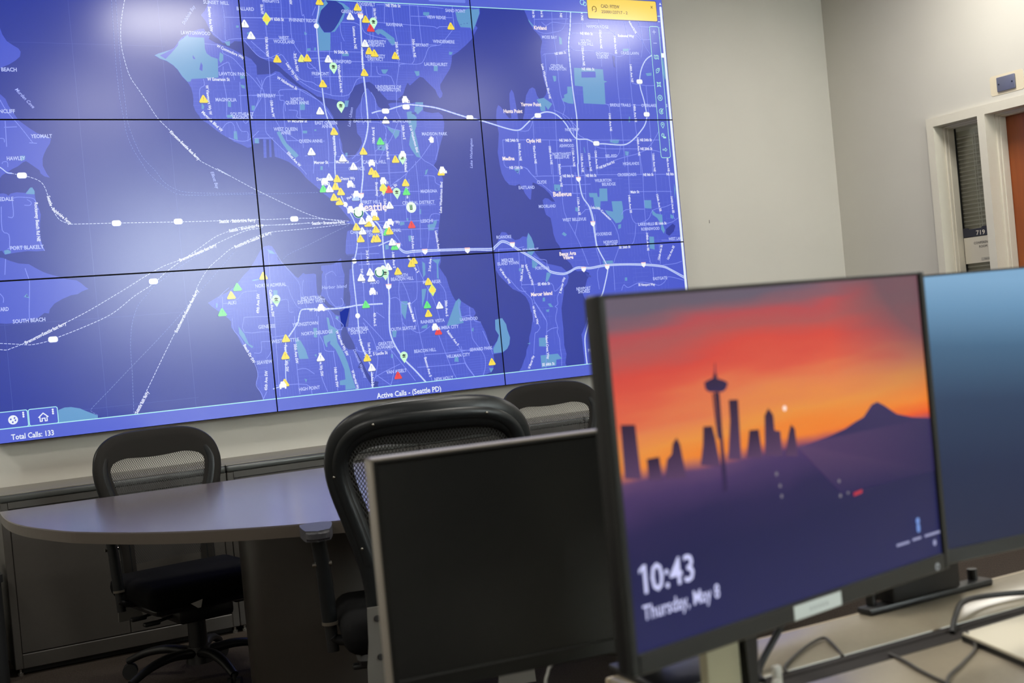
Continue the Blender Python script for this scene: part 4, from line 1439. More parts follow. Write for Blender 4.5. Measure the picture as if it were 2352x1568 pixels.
# tool strip
o = rrect(2.322, 2.386, 2.079, 2.811, .012)
items.append((L0 + .05, (74, 92, 208), o))
T = (176, 244, 226)
add_line(L0 + .3, T, o + [o[0]], .0034)
def I(*pts, w=.0030, c=T): add_line(L0 + .4, c, list(pts), w)
tx = 2.352
I((tx - .011, 2.780), (tx + .011, 2.780), c=(190, 206, 255)); I((tx, 2.791), (tx, 2.769), c=(190, 206, 255))
I((tx - .011, 2.718), (tx + .011, 2.718), c=(190, 206, 255))
z_ = 2.641
I((tx - .014, z_ + .011), (tx - .005, z_ + .007), (tx + .005, z_ + .011), (tx + .014, z_ + .007), (tx + .014, z_ - .012), (tx + .005, z_ - .008), (tx - .005, z_ - .012), (tx - .014, z_ - .008), (tx - .014, z_ + .011)); I((tx - .005, z_ + .007), (tx - .005, z_ - .012)); I((tx + .005, z_ + .011), (tx + .005, z_ - .008))
z_ = 2.565
I((tx - .010, z_ - .014), (tx - .010, z_ + .004), (tx + .002, z_ + .013), (tx + .012, z_ + .002), (tx + .003, z_ - .010), (tx - .010, z_ - .014)); add_disc(L0 + .4, T, tx + .001, z_ + .001, .003); I((tx + .006, z_ + .012), (tx + .013, z_ + .014), (tx + .014, z_ + .006))
z_ = 2.488
I((tx - .012, z_ + .012), (tx, z_ + .007), (tx + .012, z_ + .012), (tx + .006, z_), (tx + .012, z_ - .012), (tx, z_ - .007), (tx - .012, z_ - .012), (tx - .006, z_), (tx - .012, z_ + .012), w=.0042)
z_ = 2.413
add_ring(L0 + .4, T, tx, z_, .0145, .0034); add_ring(L0 + .4, T, tx, z_, .005, .003, n=12)
z_ = 2.338
add_ring(L0 + .4, T, tx, z_, .014, .0034, 60, 320); add_ring(L0 + .4, T, tx + .002, z_, .006, .003, 0, 360, 12); I((tx - .004, z_ - .006), (tx + .014, z_ + .014))
z_ = 2.261
add_ring(L0 + .4, T, tx, z_ + .004, .011, .003, -30, 210); I((tx - .0095, z_ - .002), (tx, z_ - .017), (tx + .0095, z_ - .002)); I((tx - .004, z_ + .004), (tx + .004, z_ + .004)); I((tx, z_ + .008), (tx, z_))
z_ = 2.200
add_ring(L0 + .4, T, tx - .005, z_ + .005, .007, .003, 0, 360, 12)
for k in range(8):
    a = R_(45 * k); I((tx - .005 + .009 * math.cos(a), z_ + .005 + .009 * math.sin(a)), (tx - .005 + .0125 * math.cos(a), z_ + .005 + .0125 * math.sin(a)), w=.002)
items.append((L0 + .5, T, rrect(tx - .004, tx + .016, z_ - .013, z_ - .003, .0045)))
z_ = 2.124
I((tx - .014, z_ + .003), (tx + .004, z_ + .003), (tx + .004, z_ + .010), (tx + .015, z_), (tx + .004, z_ - .010), (tx + .004, z_ - .003), (tx - .014, z_ - .003), (tx - .014, z_ + .003), w=.0024)
I((2.386, 2.839), (2.398, 2.839), c=W)
# alert
items.append((L0 + .6, (60, 62, 130), rrect(1.923, 2.385, 2.836, 2.954, .010)))
items.append((L0 + .7, (255, 218, 84), rrect(1.926, 2.381, 2.841, 2.951, .008)))
K = (84, 54, 10)
for q in word('CAD: FITEW', .02, 2.074, 2.9105, .122, .0185) + word('25000123717 - 2', .02, 2.0995, 2.880, .171, .0165):
    items.append((L0 + .8, K, q))
add_line(L0 + .8, K, [(2.345, 2.924), (2.356, 2.912)], .003); add_line(L0 + .8, K, [(2.345, 2.912), (2.356, 2.924)], .003)
add_ring(L0 + .8, K, 1.969, 2.893, .013, .0034, -15, 195)
add_line(L0 + .8, K, [(1.957, 2.893), (1.957, 2.882)], .005); add_line(L0 + .8, K, [(1.981, 2.893), (1.981, 2.882), (1.972, 2.876)], .004); add_disc(L0 + .8, K, 1.966, 2.889, .0022); add_disc(L0 + .8, K, 1.973, 2.892, .0022)
add_ring(L0 + .4, C_RULE, 1.895, 2.925, .013, .0032); add_ring(L0 + .5, C_RULE, 1.911, 2.917, .010, .0032)

# ---- split into the nine panels
def clip(poly, x0, x1, z0, z1):
    for ax, v, s in ((0, x0, 1), (0, x1, -1), (1, z0, 1), (1, z1, -1)):
        out = []
        n = len(poly)
        for i in range(n):
            a, b = poly[i], poly[(i + 1) % n]
            ia, ib = (a[ax] - v) * s >= 0, (b[ax] - v) * s >= 0
            if ia:
                out.append(a)
            if ia != ib:
                t = (v - a[ax]) / (b[ax] - a[ax])
                out.append((a[0] + t * (b[0] - a[0]), a[1] + t * (b[1] - a[1])))
        poly = out
        if len(poly) < 3:
            return None
    return poly
def screen_mat(name, sampled):
    m = mat(name, (14, 15, 20), SCREEN_ROUGH, spec=0.75)
    nt = m.node_tree
    b = nt.nodes['Principled BSDF']
    at = nt.nodes.new('ShaderNodeAttribute')
    at.attribute_name = 'picture'
    nt.links.new(at.outputs['Color'], b.inputs['Emission Color'])
    b.inputs['Emission Strength'].default_value = 0.93
    m.cycles.emission_sampling = 'FRONT' if sampled else 'NONE'
    return m
SCREEN_ROUGH = 0.235
M_scr = [screen_mat('lit_map_fill', True), screen_mat('lit_map_detail', False)]
M_bezel = mat('panel_bezel', (5, 5, 6), .6, spec=.1)
LINC = {}
rows = ['top', 'middle', 'bottom']; cols = ['left', 'centre', 'right']
WHAT = {(0, 0): 'showing a pointed light-blue park', (1, 0): 'with a round dark lake', (2, 0): 'with the yellow alert box in its corner',
        (0, 1): 'showing wide water', (1, 1): 'holding most of the warning triangles', (2, 1): 'showing Bellevue and Medina',
        (0, 2): 'with Total Calls written in its corner', (1, 2): 'with Active Calls written along its foot', (2, 2): 'half hidden by the sunset monitor'}
for j in range(3):
    for i in range(3):
        x0, z1 = -PW + i * PW, ZR + PH - j * PH
        x1, z0 = x0 + PW, z1 - PH
        t = thing('display_panel', '%s %s panel of the map video wall, %s' % (rows[j], cols[i], WHAT[(i, j)]), 'display', ((x0 + x1) / 2, 0, (z0 + z1) / 2), 0, 'panels of the video wall')
        cx, cz = (x0 + x1) / 2, (z0 + z1) / 2
        bm = nb(); box(bm, -PW / 2 + .0003, PW / 2 - .0003, .0012, .085, -PH / 2 + .0003, PH / 2 - .0003)
        obj('housing', bm, M_bezel, t)
        a0, a1, b0, b1 = x0 + GAP, x1 - GAP, z0 + GAP, z1 - GAP
        vs, fs, cs, ms = [], [], [], []
        def put(layer, col, poly):
            if col not in LINC:
                LINC[col] = (*lin(col), 1)
            k = len(vs)
            y = -layer * .00016
            vs.extend((p[0] - cx, y, p[1] - cz) for p in poly)
            fs.append(tuple(range(k, k + len(poly))))
            cs.extend([LINC[col]] * len(poly))
            ms.append(0 if layer <= 4 and layer != 2 and layer != .5 else 1)
        put(0, C_WATER, [(a0, b0), (a1, b0), (a1, b1), (a0, b1)])
        for layer, col, poly in items:
            xs = [p[0] for p in poly]; zs = [p[1] for p in poly]
            if max(xs) < a0 or min(xs) > a1 or max(zs) < b0 or min(zs) > b1:
                continue
            if min(xs) < a0 or max(xs) > a1 or min(zs) < b0 or max(zs) > b1:
                poly = clip(poly, a0, a1, b0, b1)
                if not poly:
                    continue
            # faces look toward the room (-y)
            ar = sum(poly[k][0] * poly[(k + 1) % len(poly)][1] - poly[(k + 1) % len(poly)][0] * poly[k][1] for k in range(len(poly)))
            put(layer, col, poly if ar > 0 else poly[::-1])
        me = bpy.data.meshes.new('screen')
        me.from_pydata(vs, [], fs)
        ca = me.color_attributes.new('picture', 'FLOAT_COLOR', 'CORNER')
        ca.data.foreach_set('color', [v for c in cs for v in c])
        for m in M_scr:
            me.materials.append(m)
        me.polygons.foreach_set('material_index', ms)
        me.update()
        o = bpy.data.objects.new('screen', me)
        COL.objects.link(o)
        o.parent = t
# wall brackets carrying the panels
bm = nb()
for z_ in (1.0, 1.9, 2.8):
    box(bm, -1.1, 2.3, .086, .0995, z_ - .04, z_ + .04)
tag(obj('mounting_rail', bm, mat('rail_steel', (60, 60, 62), .5, .6)), 'steel rails on the wall behind the video wall', 'mount')

# ================================================================ storage cabinets along the wall
M_cab = mat('cabinet_grey', (70, 67, 63), .42, .15, noise=.03, scale=60)
M_cabtop = mat('cabinet_top', (128, 124, 115), .38, .1)
M_lip = mat('cabinet_lip', (78, 80, 78), .3, .2)
M_dark = mat('dark_plinth', (24, 24, 24), .7)
M_steel = mat('bright_steel', (190, 190, 186), .25, .9)
CF, CT = -.262, .733
CLAB = ['grey two-door storage cabinet at the left end of the row below the map', 'grey two-door storage cabinet second from the left below the map', 'grey two-door storage cabinet behind the far right mesh chair', 'grey two-door storage cabinet at the right end of the row, behind the monitors']
def make_cabinet():
    t = thing('storage_cabinet', '', 'cabinet')
    W = .9185
    bm = nb()
    box(bm, 0, .030, CF, WY1 - .004, .028, CT - .034, .003, 1)
    box(bm, W - .030, W, CF, WY1 - .004, .028, CT - .034, .003, 1)
    box(bm, .03, W - .03, CF, CF + .02, CT - .060, CT - .034)
    box(bm, .03, W - .03, CF + .012, WY1 - .004, .028, CT - .036)
    box(bm, .03, W - .03, CF, CF + .02, .028, .086, .003, 1)
    obj('body', bm, M_cab, t, 30)
    bm = nb(); box(bm, 0, W, CF + .006, WY1 - .002, CT - .006, CT, .0015, 1); obj('cabinet_top', bm, M_cabtop, t, 30)
    bm = nb(); box(bm, 0, W, CF - .004, WY1 - .004, CT - .034, CT - .0055, .009, 3); obj('top_lip', bm, M_lip, t, 30)
    for a, b in ((.032, W / 2 - .0015), (W / 2 + .0015, W - .032)):
        bm = nb(); box(bm, a, b, CF + .004, CF + .018, .089, CT - .063, .002, 1)
        d = obj('door', bm, M_cab, t, 30)
        bm = nb(); s = 1 if a < .1 else -1; xx = b - .03 if s == 1 else a + .03
        box(bm, xx - .006, xx + .006, CF - .002, CF + .006, .36, .48, .003, 2); obj('recessed_pull', bm, M_dark, d)
    for x, y in ((.02, CF + .02), (W - .02, CF + .02), (.02, WY1 - .03), (W - .02, WY1 - .03)):
        bm = nb(); cyl(bm, (x, y, 0), (x, y, .012), .012); cyl(bm, (x, y, .01), (x, y, .03), .006); obj('levelling_foot', bm, M_steel, t, 40)
    bm = nb(); box(bm, .03, W - .03, CF + .03, WY1 - .02, .006, .03); obj('plinth', bm, M_dark, t)
    return t
c0 = make_cabinet()
for i in range(4):
    t = c0 if i == 0 else copy_tree(c0)
    t.location = (-1.257 + i * .9215, 0, 0)
    tag(t, CLAB[i], 'cabinet', 'storage cabinets below the map')

# black bin at the left end of the cabinets
M_bin = mat('black_plastic', (26, 28, 30), .55)
t = thing('waste_bin', 'tall black waste bin on the carpet past the left end of the cabinets', 'bin', (-1.41, -.20, 0))
bm = nb(); prism(bm, rrect(-.125, .125, -.15, .15, .03), .004, .40); obj('bin_body', bm, M_bin, t, 40)
bm = nb(); prism(bm, rrect(-.133, .133, -.158, .158, .035), .40, .43); obj('rim', bm, M_bin, t, 40)

# ================================================================ conference table
M_top = mat('table_laminate', (100, 94, 96), .20, noise=.05, scale=220, spec=.5)
M_edge = mat('table_edge', (76, 68, 60), .45)
M_drum = mat('table_base', (60, 55, 50), .33, noise=.03)
TT = .74
L = [(-1.329, -.995), (-1.334, -1.075), (-1.338, -1.20), (-1.336, -1.34), (-1.322, -1.486), (-1.297, -1.617), (-1.24, -1.815), (-1.195, -1.916), (-1.106, -2.073), (-.989, -2.228), (-.867, -2.345), (-.743, -2.437), (-.60, -2.52)]
arc = []
for k in range(1, 17):
    a = R_(237 + (356 - 237) * k / 16)
    arc.append((.225 + 1.58 * math.cos(a), -1.19 + 1.58 * math.sin(a)))
pl = [(p.x, p.y) for p in spline([(x, y, 0) for x, y in L + arc], 4)]
outline = pl + [(1.79, -1.145), (1.76, -1.135)]
t = thing('conference_table', 'big half-round grey laminate table with a straight back edge, below the map', 'table', (0, 0, 0))
bm = nb(); prism(bm, outline, TT - .004, TT); obj('tabletop', bm, M_top, t)
bm = nb(); prism(bm, outline, TT - .034, TT - .004); obj('edge_band', bm, M_edge, t)
for cx in (-.39, .82):
    bm = nb()
    prism(bm, [(cx + .295 * math.cos(2 * math.pi * k / 64), -1.66 + .295 * math.sin(2 * math.pi * k / 64)) for k in range(64)], .0, TT - .034)
    d = obj('drum_base', bm, M_drum, t, 40)

# ================================================================ mesh task chairs
M_frame = mat('chair_frame', (20, 23, 25), .36, spec=.4, bump=.05, bscale=900)
M_mesh = mat('chair_mesh', (44, 43, 42), .6)
M_border = mat('chair_border', (38, 36, 34), .85, spec=.15, bump=.2, bscale=1200)
M_seat = mat('seat_fabric', (17, 17, 18), .9, spec=.1, bump=.4, bscale=900)
M_plast = mat('chair_plastic', (20, 21, 23), .42)
M_pad = mat('arm_pad', (60, 60, 66), .45)
M_brk = mat('back_bracket', (104, 102, 97), .42, .2)
M_tag = mat('paper_tag', (205, 205, 200), .7)
M_ring = mat('sleeve_ring', (112, 106, 96), .35, .5)
M_chrome = mat('bolt_steel', (150, 146, 138), .25, .95)
HALF = [(0, .486), (.10, .484), (.165, .472), (.208, .442), (.227, .40), (.2285, .36), (.220, .315), (.204, .26), (.187, .20), (.174, .15), (.167, .09), (.166, .03), (.166, -.04)]
def back_y(x, zr):
    return .245 + .11 * (zr - .1) + .35 * max(0, zr - .30) ** 2 - .045 * (x / .25) ** 2 + .05 * max(0, .12 - zr)
def half_at(zr):
    pts = HALF[4:]
    if zr >= pts[0][1]:
        return pts[0][0]
    for (xa, za), (xb, zb) in zip(pts, pts[1:]):
        if zb <= zr <= za:
            return xb + (xa - xb) * (zr - zb) / max(1e-6, za - zb)
    return pts[-1][0]
def make_chair(h, label, rear):
    """origin on the floor under the column, sitter looks toward -y"""
    t = thing('task_chair', label, 'chair')
    left = [(-x, z) for x, z in HALF[::-1]]
    path2 = left + HALF[1:]
    path = spline([(x, back_y(x, z), h + z) for x, z in path2], 5)
    n = len(path)
    A = []
    for p in path:
        zr = p.z - h
        top = max(0, (zr - .40) / .09)
        A.append(.030 + .009 * min(1, top) - .007 * max(0, min(1, (.16 - zr) / .1)))
    bm = nb(); sweep(bm, path, A, .017, up=(0, 1, 0), seg=14)
    fr = obj('back_frame', bm, M_frame, t, 60)
    # raised rib on the rear of the frame
    bm = nb()
    sweep(bm, [Vector((p.x * .985, p.y + .010, p.z - .004)) for p in path[14:n - 14]], .017, .012, up=(0, 1, 0), seg=10)
    obj('rear_rib', bm, M_frame, fr, 60)
    # fabric border folded over the front of the frame
    bm = nb()
    inner, outer = [], []
    for x, z in path2[1:-1]:
        pass
    m = len(path)
    for i, p in enumerate(path):
        tng = (path[min(i + 1, m - 1)] - path[max(i - 1, 0)]).normalized()
        nn = Vector((tng.z, 0, -tng.x)).normalized()       # points inward
        if nn.dot(Vector((0, 0, h + .22)) - Vector((p.x, 0, p.z))) < 0:
            nn = -nn
        zr = p.z - h
        o = p - nn * (A[i] - .0045)
        o2 = p - nn * (A[i] * .62)
        q = p + nn * (A[i] + .010 + .012 * max(0, min(1, (zr - .40) / .08)) + .010 * max(0, 1 - (p.x / .12) ** 2) * (zr > .4))
        r = p + nn * .0
        off = -.0195
        outer.append((bm.verts.new((o.x, p.y - .0085, o.z)), bm.verts.new((o2.x, p.y - .0172, o2.z))))
        mid = bm.verts.new((r.x, back_y(r.x, r.z - h) + off, r.z))
        inner.append((mid, bm.verts.new((q.x, back_y(q.x, q.z - h) - .0115, q.z))))
    for i in range(m - 1):
        bm.faces.new((outer[i][0], outer[i + 1][0], outer[i + 1][1], outer[i][1]))
        bm.faces.new((outer[i][1], outer[i + 1][1], inner[i + 1][0], inner[i][0]))
        bm.faces.new((inner[i][0], inner[i + 1][0], inner[i + 1][1], inner[i][1]))
    obj('fabric_border', bm, M_border, fr, 60)
    # open mesh: zigzag strands that meet in long lozenges
    bm = nb()
    px, pz, wd = .0042, .0066, .0022
    for k in range(-54, 55):
        for r in range(0, 74):
            z0 = .015 + r * pz
            z1 = z0 + pz
            s0 = (1 if (r + k) % 2 else -1) * px * .42
            s1 = -s0
            x0, x1 = k * px + s0, k * px + s1
            zc = (z0 + z1) / 2
            lim = half_at(zc) - .012
            topz = .470 - .030 * (abs(k * px) / .2) ** 2
            if abs(k * px) > .15:
                topz = min(topz, .456 - (abs(k * px) - .15) * .6)
            if abs(k * px) > lim or zc > topz:
                continue
            f = lambda x, z, d: (x + d, back_y(x, z) - .004, h + z)
            quad(bm, f(x0, z0, -wd / 2), f(x0, z0, wd / 2), f(x1, z1, wd / 2), f(x1, z1, -wd / 2))
    obj('back_mesh', bm, M_mesh, t)
    # lower cross bar and solid lumbar strip
    bm = nb()
    sweep(bm, spline([(-.165, back_y(.17, .0), h - .03), (0, back_y(0, .0) + .004, h - .05), (.165, back_y(.17, .0), h - .03)], 8), .016, .012, up=(0, 1, 0))
    obj('lower_crossbar', bm, M_frame, t, 60)
    for s in (-1, 1):
        bm = nb()
        pts = [(s * .146, .035), (s * .190, .035), (s * .194, -.05), (s * .202, -.11), (s * .206, -.20), (s * .11, -.20), (s * .125, -.12), (s * .142, -.05)]
        slab(bm, [(x, h + z) for x, z in pts], .258, .268)
        b = obj('back_bracket', bm, M_brk, t)
        for zz in (.008, -.085):
            bm = nb(); cyl(bm, (s * .168, .266, h + zz), (s * .168, .273, h + zz), .009, .007, seg=12); obj('bolt', bm, M_dark, b, 40)
    for x, z in ((-.14, .479), (.14, .479), (-.242, .36), (.242, .36), (-.19, .18), (.19, .18)):
        bm = nb(); ball(bm, (x * .985, back_y(x, z) + .024, h + z - .004), .0038); obj('rear_screw', bm, M_chrome, fr, 60)
    # seat
    bm = nb(); box(bm, -.25, .25, -.235, .225, h - .095, h - .005, .042, 4)
    for v in bm.verts:
        v.co.z -= .10 * max(0, -(v.co.y + .12)) ** 1.5 * 3
    obj('seat', bm, M_seat, t, 60)
    bm = nb(); box(bm, -.22, .22, -.19, .21, h - .125, h - .085, .02, 2); obj('seat_shell', bm, M_plast, t, 40)
    bm = nb(); box(bm, -.11, .11, -.12, .16, h - .185, h - .120, .02, 2); mech = obj('tilt_mechanism', bm, M_plast, t, 40)
    for s, yy in ((-1, -.05), (1, .04), (-1, .09)):
        bm = nb(); cyl(bm, (s * .10, yy, h - .155), (s * .20, yy - .02, h - .163), .006, seg=8); box(bm, s * .195 - .03, s * .195 + .03, yy - .035, yy - .005, h - .170, h - .155, .006, 2)
        obj('control_lever', bm, M_plast, mech, 40)
    bm = nb(); slab(bm, [(-.105, h - .088), (-.06, h - .080), (-.068, h - .108), (-.08, h - .108)], -.236, -.234); obj('paper_tag', bm, M_tag, t)
    # arms
    for s in (-1, 1):
        bm = nb()
        sweep(bm, spline([(s * .12, .02, h - .105), (s * .22, .02, h - .095), (s * .262, .02, h - .085), (s * .272, .022, h - .075)], 6), .018, .013, up=(0, 0, 1))
        obj('arm_bracket', bm, M_plast, t, 60)
        bm = nb(); sweep(bm, [(s * .270, .020, h - .115), (s * .272, .024, h - .02), (s * .276, .032, h + .06)], .013, .016, up=(1, 0, 0), seg=14)
        inn = obj('inner_tube', bm, M_plast, t, 60)
        bm = nb(); sweep(bm, [(s * .272, .024, h - .04), (s * .276, .034, h + .10), (s * .284, .048, h + .19)], .0165, .020, up=(1, 0, 0), seg=16)
        post = obj('arm_post', bm, M_frame, t, 60)
        bm = nb(); sweep(bm, [(s * .272, .024, h - .044), (s * .272, .0245, h - .036)], .0175, .021, up=(1, 0, 0), seg=16); obj('sleeve_ring', bm, M_ring, post, 60)
        bm = nb()
        pad = [(s * .284 + q[0], q[1]) for q in [(-.018, .112), (.018, .112), (.032, .085), (.041, .01), (.041, -.028), (.034, -.048), (-.034, -.048), (-.041, -.028), (-.041, .01), (-.032, .085)]]
        pp = [(p.x, p.y) for p in spline([(x, y, 0) for x, y in pad], 4, closed=True)]
        prism(bm, pp, h + .184, h + .212)
        ed = [e for e in bm.edges if abs(e.verts[0].co.z - e.verts[1].co.z) < 1e-5]
        bmesh.ops.bevel(bm, geom=ed, offset=.009, segments=3, affect='EDGES', clamp_overlap=True)
        obj('arm_pad', bm, M_pad, t, 50)
        for q in (-1, 1):
            bm = nb(); cyl(bm, (s * .279 + q * .014, .040, h + .115), (s * .279 + q * .025, .040, h + .115), .0065, seg=10)
            obj('height_button', bm, M_chrome, post, 40)
    # column, star base, castors
    bm = nb(); cyl(bm, (0, 0, .10), (0, 0, h - .18), .026, .026, 20); cyl(bm, (0, 0, .08), (0, 0, h * .62), .036, .033, 20); obj('gas_column', bm, M_plast, t, 40)
    bm = nb()
    cyl(bm, (0, 0, .062), (0, 0, .125), .052, .042, 24)
    for k in range(5):
        a = R_(72 * k + 54 + rear)
        c, s = math.cos(a), math.sin(a)
        P = spline([(c * .03, s * .03, .100), (c * .13, s * .13, .112), (c * .23, s * .23, .098), (c * .315, s * .315, .066)], 5)
        sweep(bm, P, [.027 - .011 * i / (len(P) - 1) for i in range(len(P))], [.019 - .006 * i / (len(P) - 1) for i in range(len(P))])
    obj('star_base', bm, M_plast, t, 60)
    for k in range(5):
        a = R_(72 * k + 54 + rear)
        c, s = math.cos(a) * .312, math.sin(a) * .312
        b = a + 1.1 + k
        ux, uy = math.cos(b), math.sin(b)
        bm = nb()
        for w in (-1, 1):
            cyl(bm, (c - ux * .008 * w, s - uy * .008 * w, .028), (c - ux * .024 * w, s - uy * .024 * w, .028), .028, seg=20)
        cyl(bm, (c, s, .03), (c, s, .068), .009, seg=10)
        obj('castor', bm, M_dark, t, 40)
    return t
near = make_chair(.53, 'black mesh-back chair nearest the camera, seen from behind at the table front', 10)
near.location = (-.452, -2.60, 0); near.rotation_euler = (0, 0, R_(163)); near['group'] = 'black mesh task chairs'
fl = make_chair(.42, 'black mesh-back chair tucked behind the left half of the table, facing the camera', 0)
fl.location = (-.672, -.885, 0); fl.rotation_euler = (0, 0, R_(8)); fl['group'] = 'black mesh task chairs'
frr = copy_tree(fl)
frr.location = (1.075, -.885, 0); frr.rotation_euler = (0, 0, R_(-6))
frr['label'] = 'black mesh-back chair behind the right half of the table, half hidden by the sunset monitor'

# ================================================================ near desk and what stands on it
M_desk = mat('desk_laminate', (160, 150, 130), .24, noise=.03, scale=120, spec=.5)
M_dedge = mat('desk_edge', (178, 162, 134), .35)
M_blk = mat('black_metal', (16, 17, 18), .4)
DT = .74
t = thing('computer_desk', 'long beige laminate desk with a dark cable slot, under the monitors', 'desk', (0, 0, 0))
bm = nb(); box(bm, -.94, 2.2, -4.385, -4.243, DT - .03, DT, .004, 2); obj('rear_shelf', bm, M_desk, t, 30)
bm = nb(); box(bm, -.94, 2.2, -4.243, -4.232, DT - .034, DT - .002, .004, 2); obj('rear_lip', bm, M_dedge, t, 30)
bm = nb(); box(bm, -.94, 2.2, -5.12, -4.440, DT - .03, DT, .004, 2); obj('worktop', bm, M_desk, t, 30)
bm = nb(); box(bm, -.94, 2.2, -4.446, -4.38, DT - .075, DT - .055); box(bm, -.94, 2.2, -4.3855, -4.3805, DT - .075, DT - .031); box(bm, -.94, 2.2, -4.4465, -4.4415, DT - .075, DT - .031); obj('cable_tray', bm, M_dark, t)
bm = nb()
for k, y in enumerate((-4.3945, -4.4125, -4.4305)):
    box(bm, -.93, 2.19, y - .0092, y + .0092, DT - .05, DT - .0012 - .0015 * (k % 2), .002, 1)
obj('slot_brush', bm, mat('slot_brush', (44, 39, 36), .9), t)
for x in (-.88, 2.14):
    for y in (-5.02, -4.33):
        bm = nb(); box(bm, x - .03, x + .03, y - .03, y + .03, 0, DT - .03, .003, 1); obj('leg', bm, M_blk, t)

def monitor(name, label, x, y, zb, yaw, W, H, side, chin, top, depth=.022):
    t = thing(name, label, 'monitor', (x, y, DT), R_(yaw))
    zb -= DT
    bm = nb(); box(bm, 0, W, .006, depth, zb, zb + H, .004, 2); obj('back_shell', bm, M_blk2, t, 30)
    bm = nb()
    box(bm, 0, side, 0, .008, zb, zb + H, .0015, 1); box(bm, W - side, W, 0, .008, zb, zb + H, .0015, 1)
    box(bm, side, W - side, 0, .008, zb, zb + chin, .0015, 1); box(bm, side, W - side, 0, .008, zb + H - top, zb + H, .0015, 1)
    bz = obj('bezel', bm, M_bez, t, 30)
    return t, bz, zb
M_blk2 = mat('monitor_shell', (22, 23, 24), .5, bump=.05, bscale=600)
M_bez = mat('monitor_bezel', (27, 29, 28), .42)
M_silver = mat('stand_silver', (176, 172, 148), .38, .25)

# --- middle monitor with the lock screen
MY, MW, MH = 10.5, .532, .355
t, bz, zb = monitor('desk_monitor', 'nearest monitor, lock screen with a sunset skyline and the time 10:43', -1.157, -4.640, .866, MY, MW, MH, .0095, .0195, .004)
M_sun = bpy.data.materials.new('lit_sunset_picture')
M_sun.use_nodes = True
nt = M_sun.node_tree
b = nt.nodes['Principled BSDF']
b.inputs['Base Color'].default_value = (.006, .006, .008, 1)
b.inputs['Roughness'].default_value = .3
b.inputs['Specular IOR Level'].default_value = .18
b.inputs['Emission Strength'].default_value = .95
uvn = nt.nodes.new('ShaderNodeUVMap')
sep = nt.nodes.new('ShaderNodeSeparateXYZ')
nt.links.new(uvn.outputs[0], sep.inputs[0])
def mnode(op, a, b_):
    n = nt.nodes.new('ShaderNodeMath'); n.operation = op
    for i, v in enumerate((a, b_)):
        if isinstance(v, (int, float)):
            n.inputs[i].default_value = v
        else:
            nt.links.new(v, n.inputs[i])
    return n.outputs[0]
mp = nt.nodes.new('ShaderNodeMapping'); mp.inputs['Scale'].default_value = (2.2, 9.0, 1); mp.inputs['Rotation'].default_value = (0, 0, R_(-6))
nt.links.new(uvn.outputs[0], mp.inputs[0])
nz = nt.nodes.new('ShaderNodeTexNoise'); nz.inputs['Scale'].default_value = 1.0; nz.inputs['Detail'].default_value = 3; nz.inputs['Roughness'].default_value = .45
nt.links.new(mp.outputs[0], nz.inputs['Vector'])
n0 = mnode('SUBTRACT', nz.outputs['Fac'], .5)
sl = mnode('MULTIPLY', mnode('SUBTRACT', sep.outputs[0], .35), -.10)
v1 = mnode('ADD', mnode('ADD', sep.outputs[1], sl), mnode('MULTIPLY', n0, .20))
rp = nt.nodes.new('ShaderNodeValToRGB')
cr = rp.color_ramp
stops = [(.46, (240, 92, 40)), (.51, (242, 132, 48)), (.58, (236, 148, 66)), (.66, (228, 128, 78)), (.73, (222, 92, 68)), (.80, (214, 74, 62)), (.86, (178, 86, 84)), (.91, (184, 76, 80)), (.95, (138, 90, 100)), (1.0, (104, 92, 108))]
while len(cr.elements) < len(stops):
    cr.elements.new(.5)
for e, (p, c) in zip(cr.elements, stops):
    e.position = p; e.color = (*lin(c), 1)
nt.links.new(v1, rp.inputs[0])
# right-hand haze of the sky
hz = nt.nodes.new('ShaderNodeMix'); hz.data_type = 'RGBA'
hf = mnode('MULTIPLY', mnode('MULTIPLY', mnode('MAXIMUM', mnode('SUBTRACT', sep.outputs[0], .66), 0.0), mnode('MAXIMUM', mnode('SUBTRACT', sep.outputs[1], .56), 0.0)), 11.0)
nt.links.new(mnode('MINIMUM', hf, .85), hz.inputs[0])
nt.links.new(rp.outputs[0], hz.inputs[6]); hz.inputs[7].default_value = (*lin((98, 82, 92)), 1)
# mist and the dark town below
rq = nt.nodes.new('ShaderNodeValToRGB')
cr = rq.color_ramp
st2 = [(.0, (34, 36, 82)), (.22, (33, 33, 76)), (.33, (42, 36, 80)), (.42, (72, 52, 98)), (.48, (98, 68, 108))]
while len(cr.elements) < len(st2):
    cr.elements.new(.5)
for e, (p, c) in zip(cr.elements, st2):
    e.position = p; e.color = (*lin(c), 1)
nz2 = nt.nodes.new('ShaderNodeTexNoise'); nz2.inputs['Scale'].default_value = 5; nz2.inputs['Detail'].default_value = 3
nt.links.new(uvn.outputs[0], nz2.inputs['Vector'])
nt.links.new(mnode('ADD', mnode('ADD', sep.outputs[1], mnode('MULTIPLY', sep.outputs[0], -.05)), mnode('MULTIPLY', mnode('SUBTRACT', nz2.outputs['Fac'], .5), .10)), rq.inputs[0])
ms = nt.nodes.new('ShaderNodeMapRange'); ms.inputs[1].default_value = .475; ms.inputs[2].default_value = .515
nt.links.new(mnode('ADD', sep.outputs[1], mnode('MULTIPLY', mnode('SUBTRACT', nz2.outputs['Fac'], .5), .03)), ms.inputs[0])
mm = nt.nodes.new('ShaderNodeMix'); mm.data_type = 'RGBA'
nt.links.new(ms.outputs[0], mm.inputs[0]); nt.links.new(rq.outputs[0], mm.inputs[6]); nt.links.new(hz.outputs[2], mm.inputs[7])
nt.links.new(mm.outputs[2], b.inputs['Emission Color'])
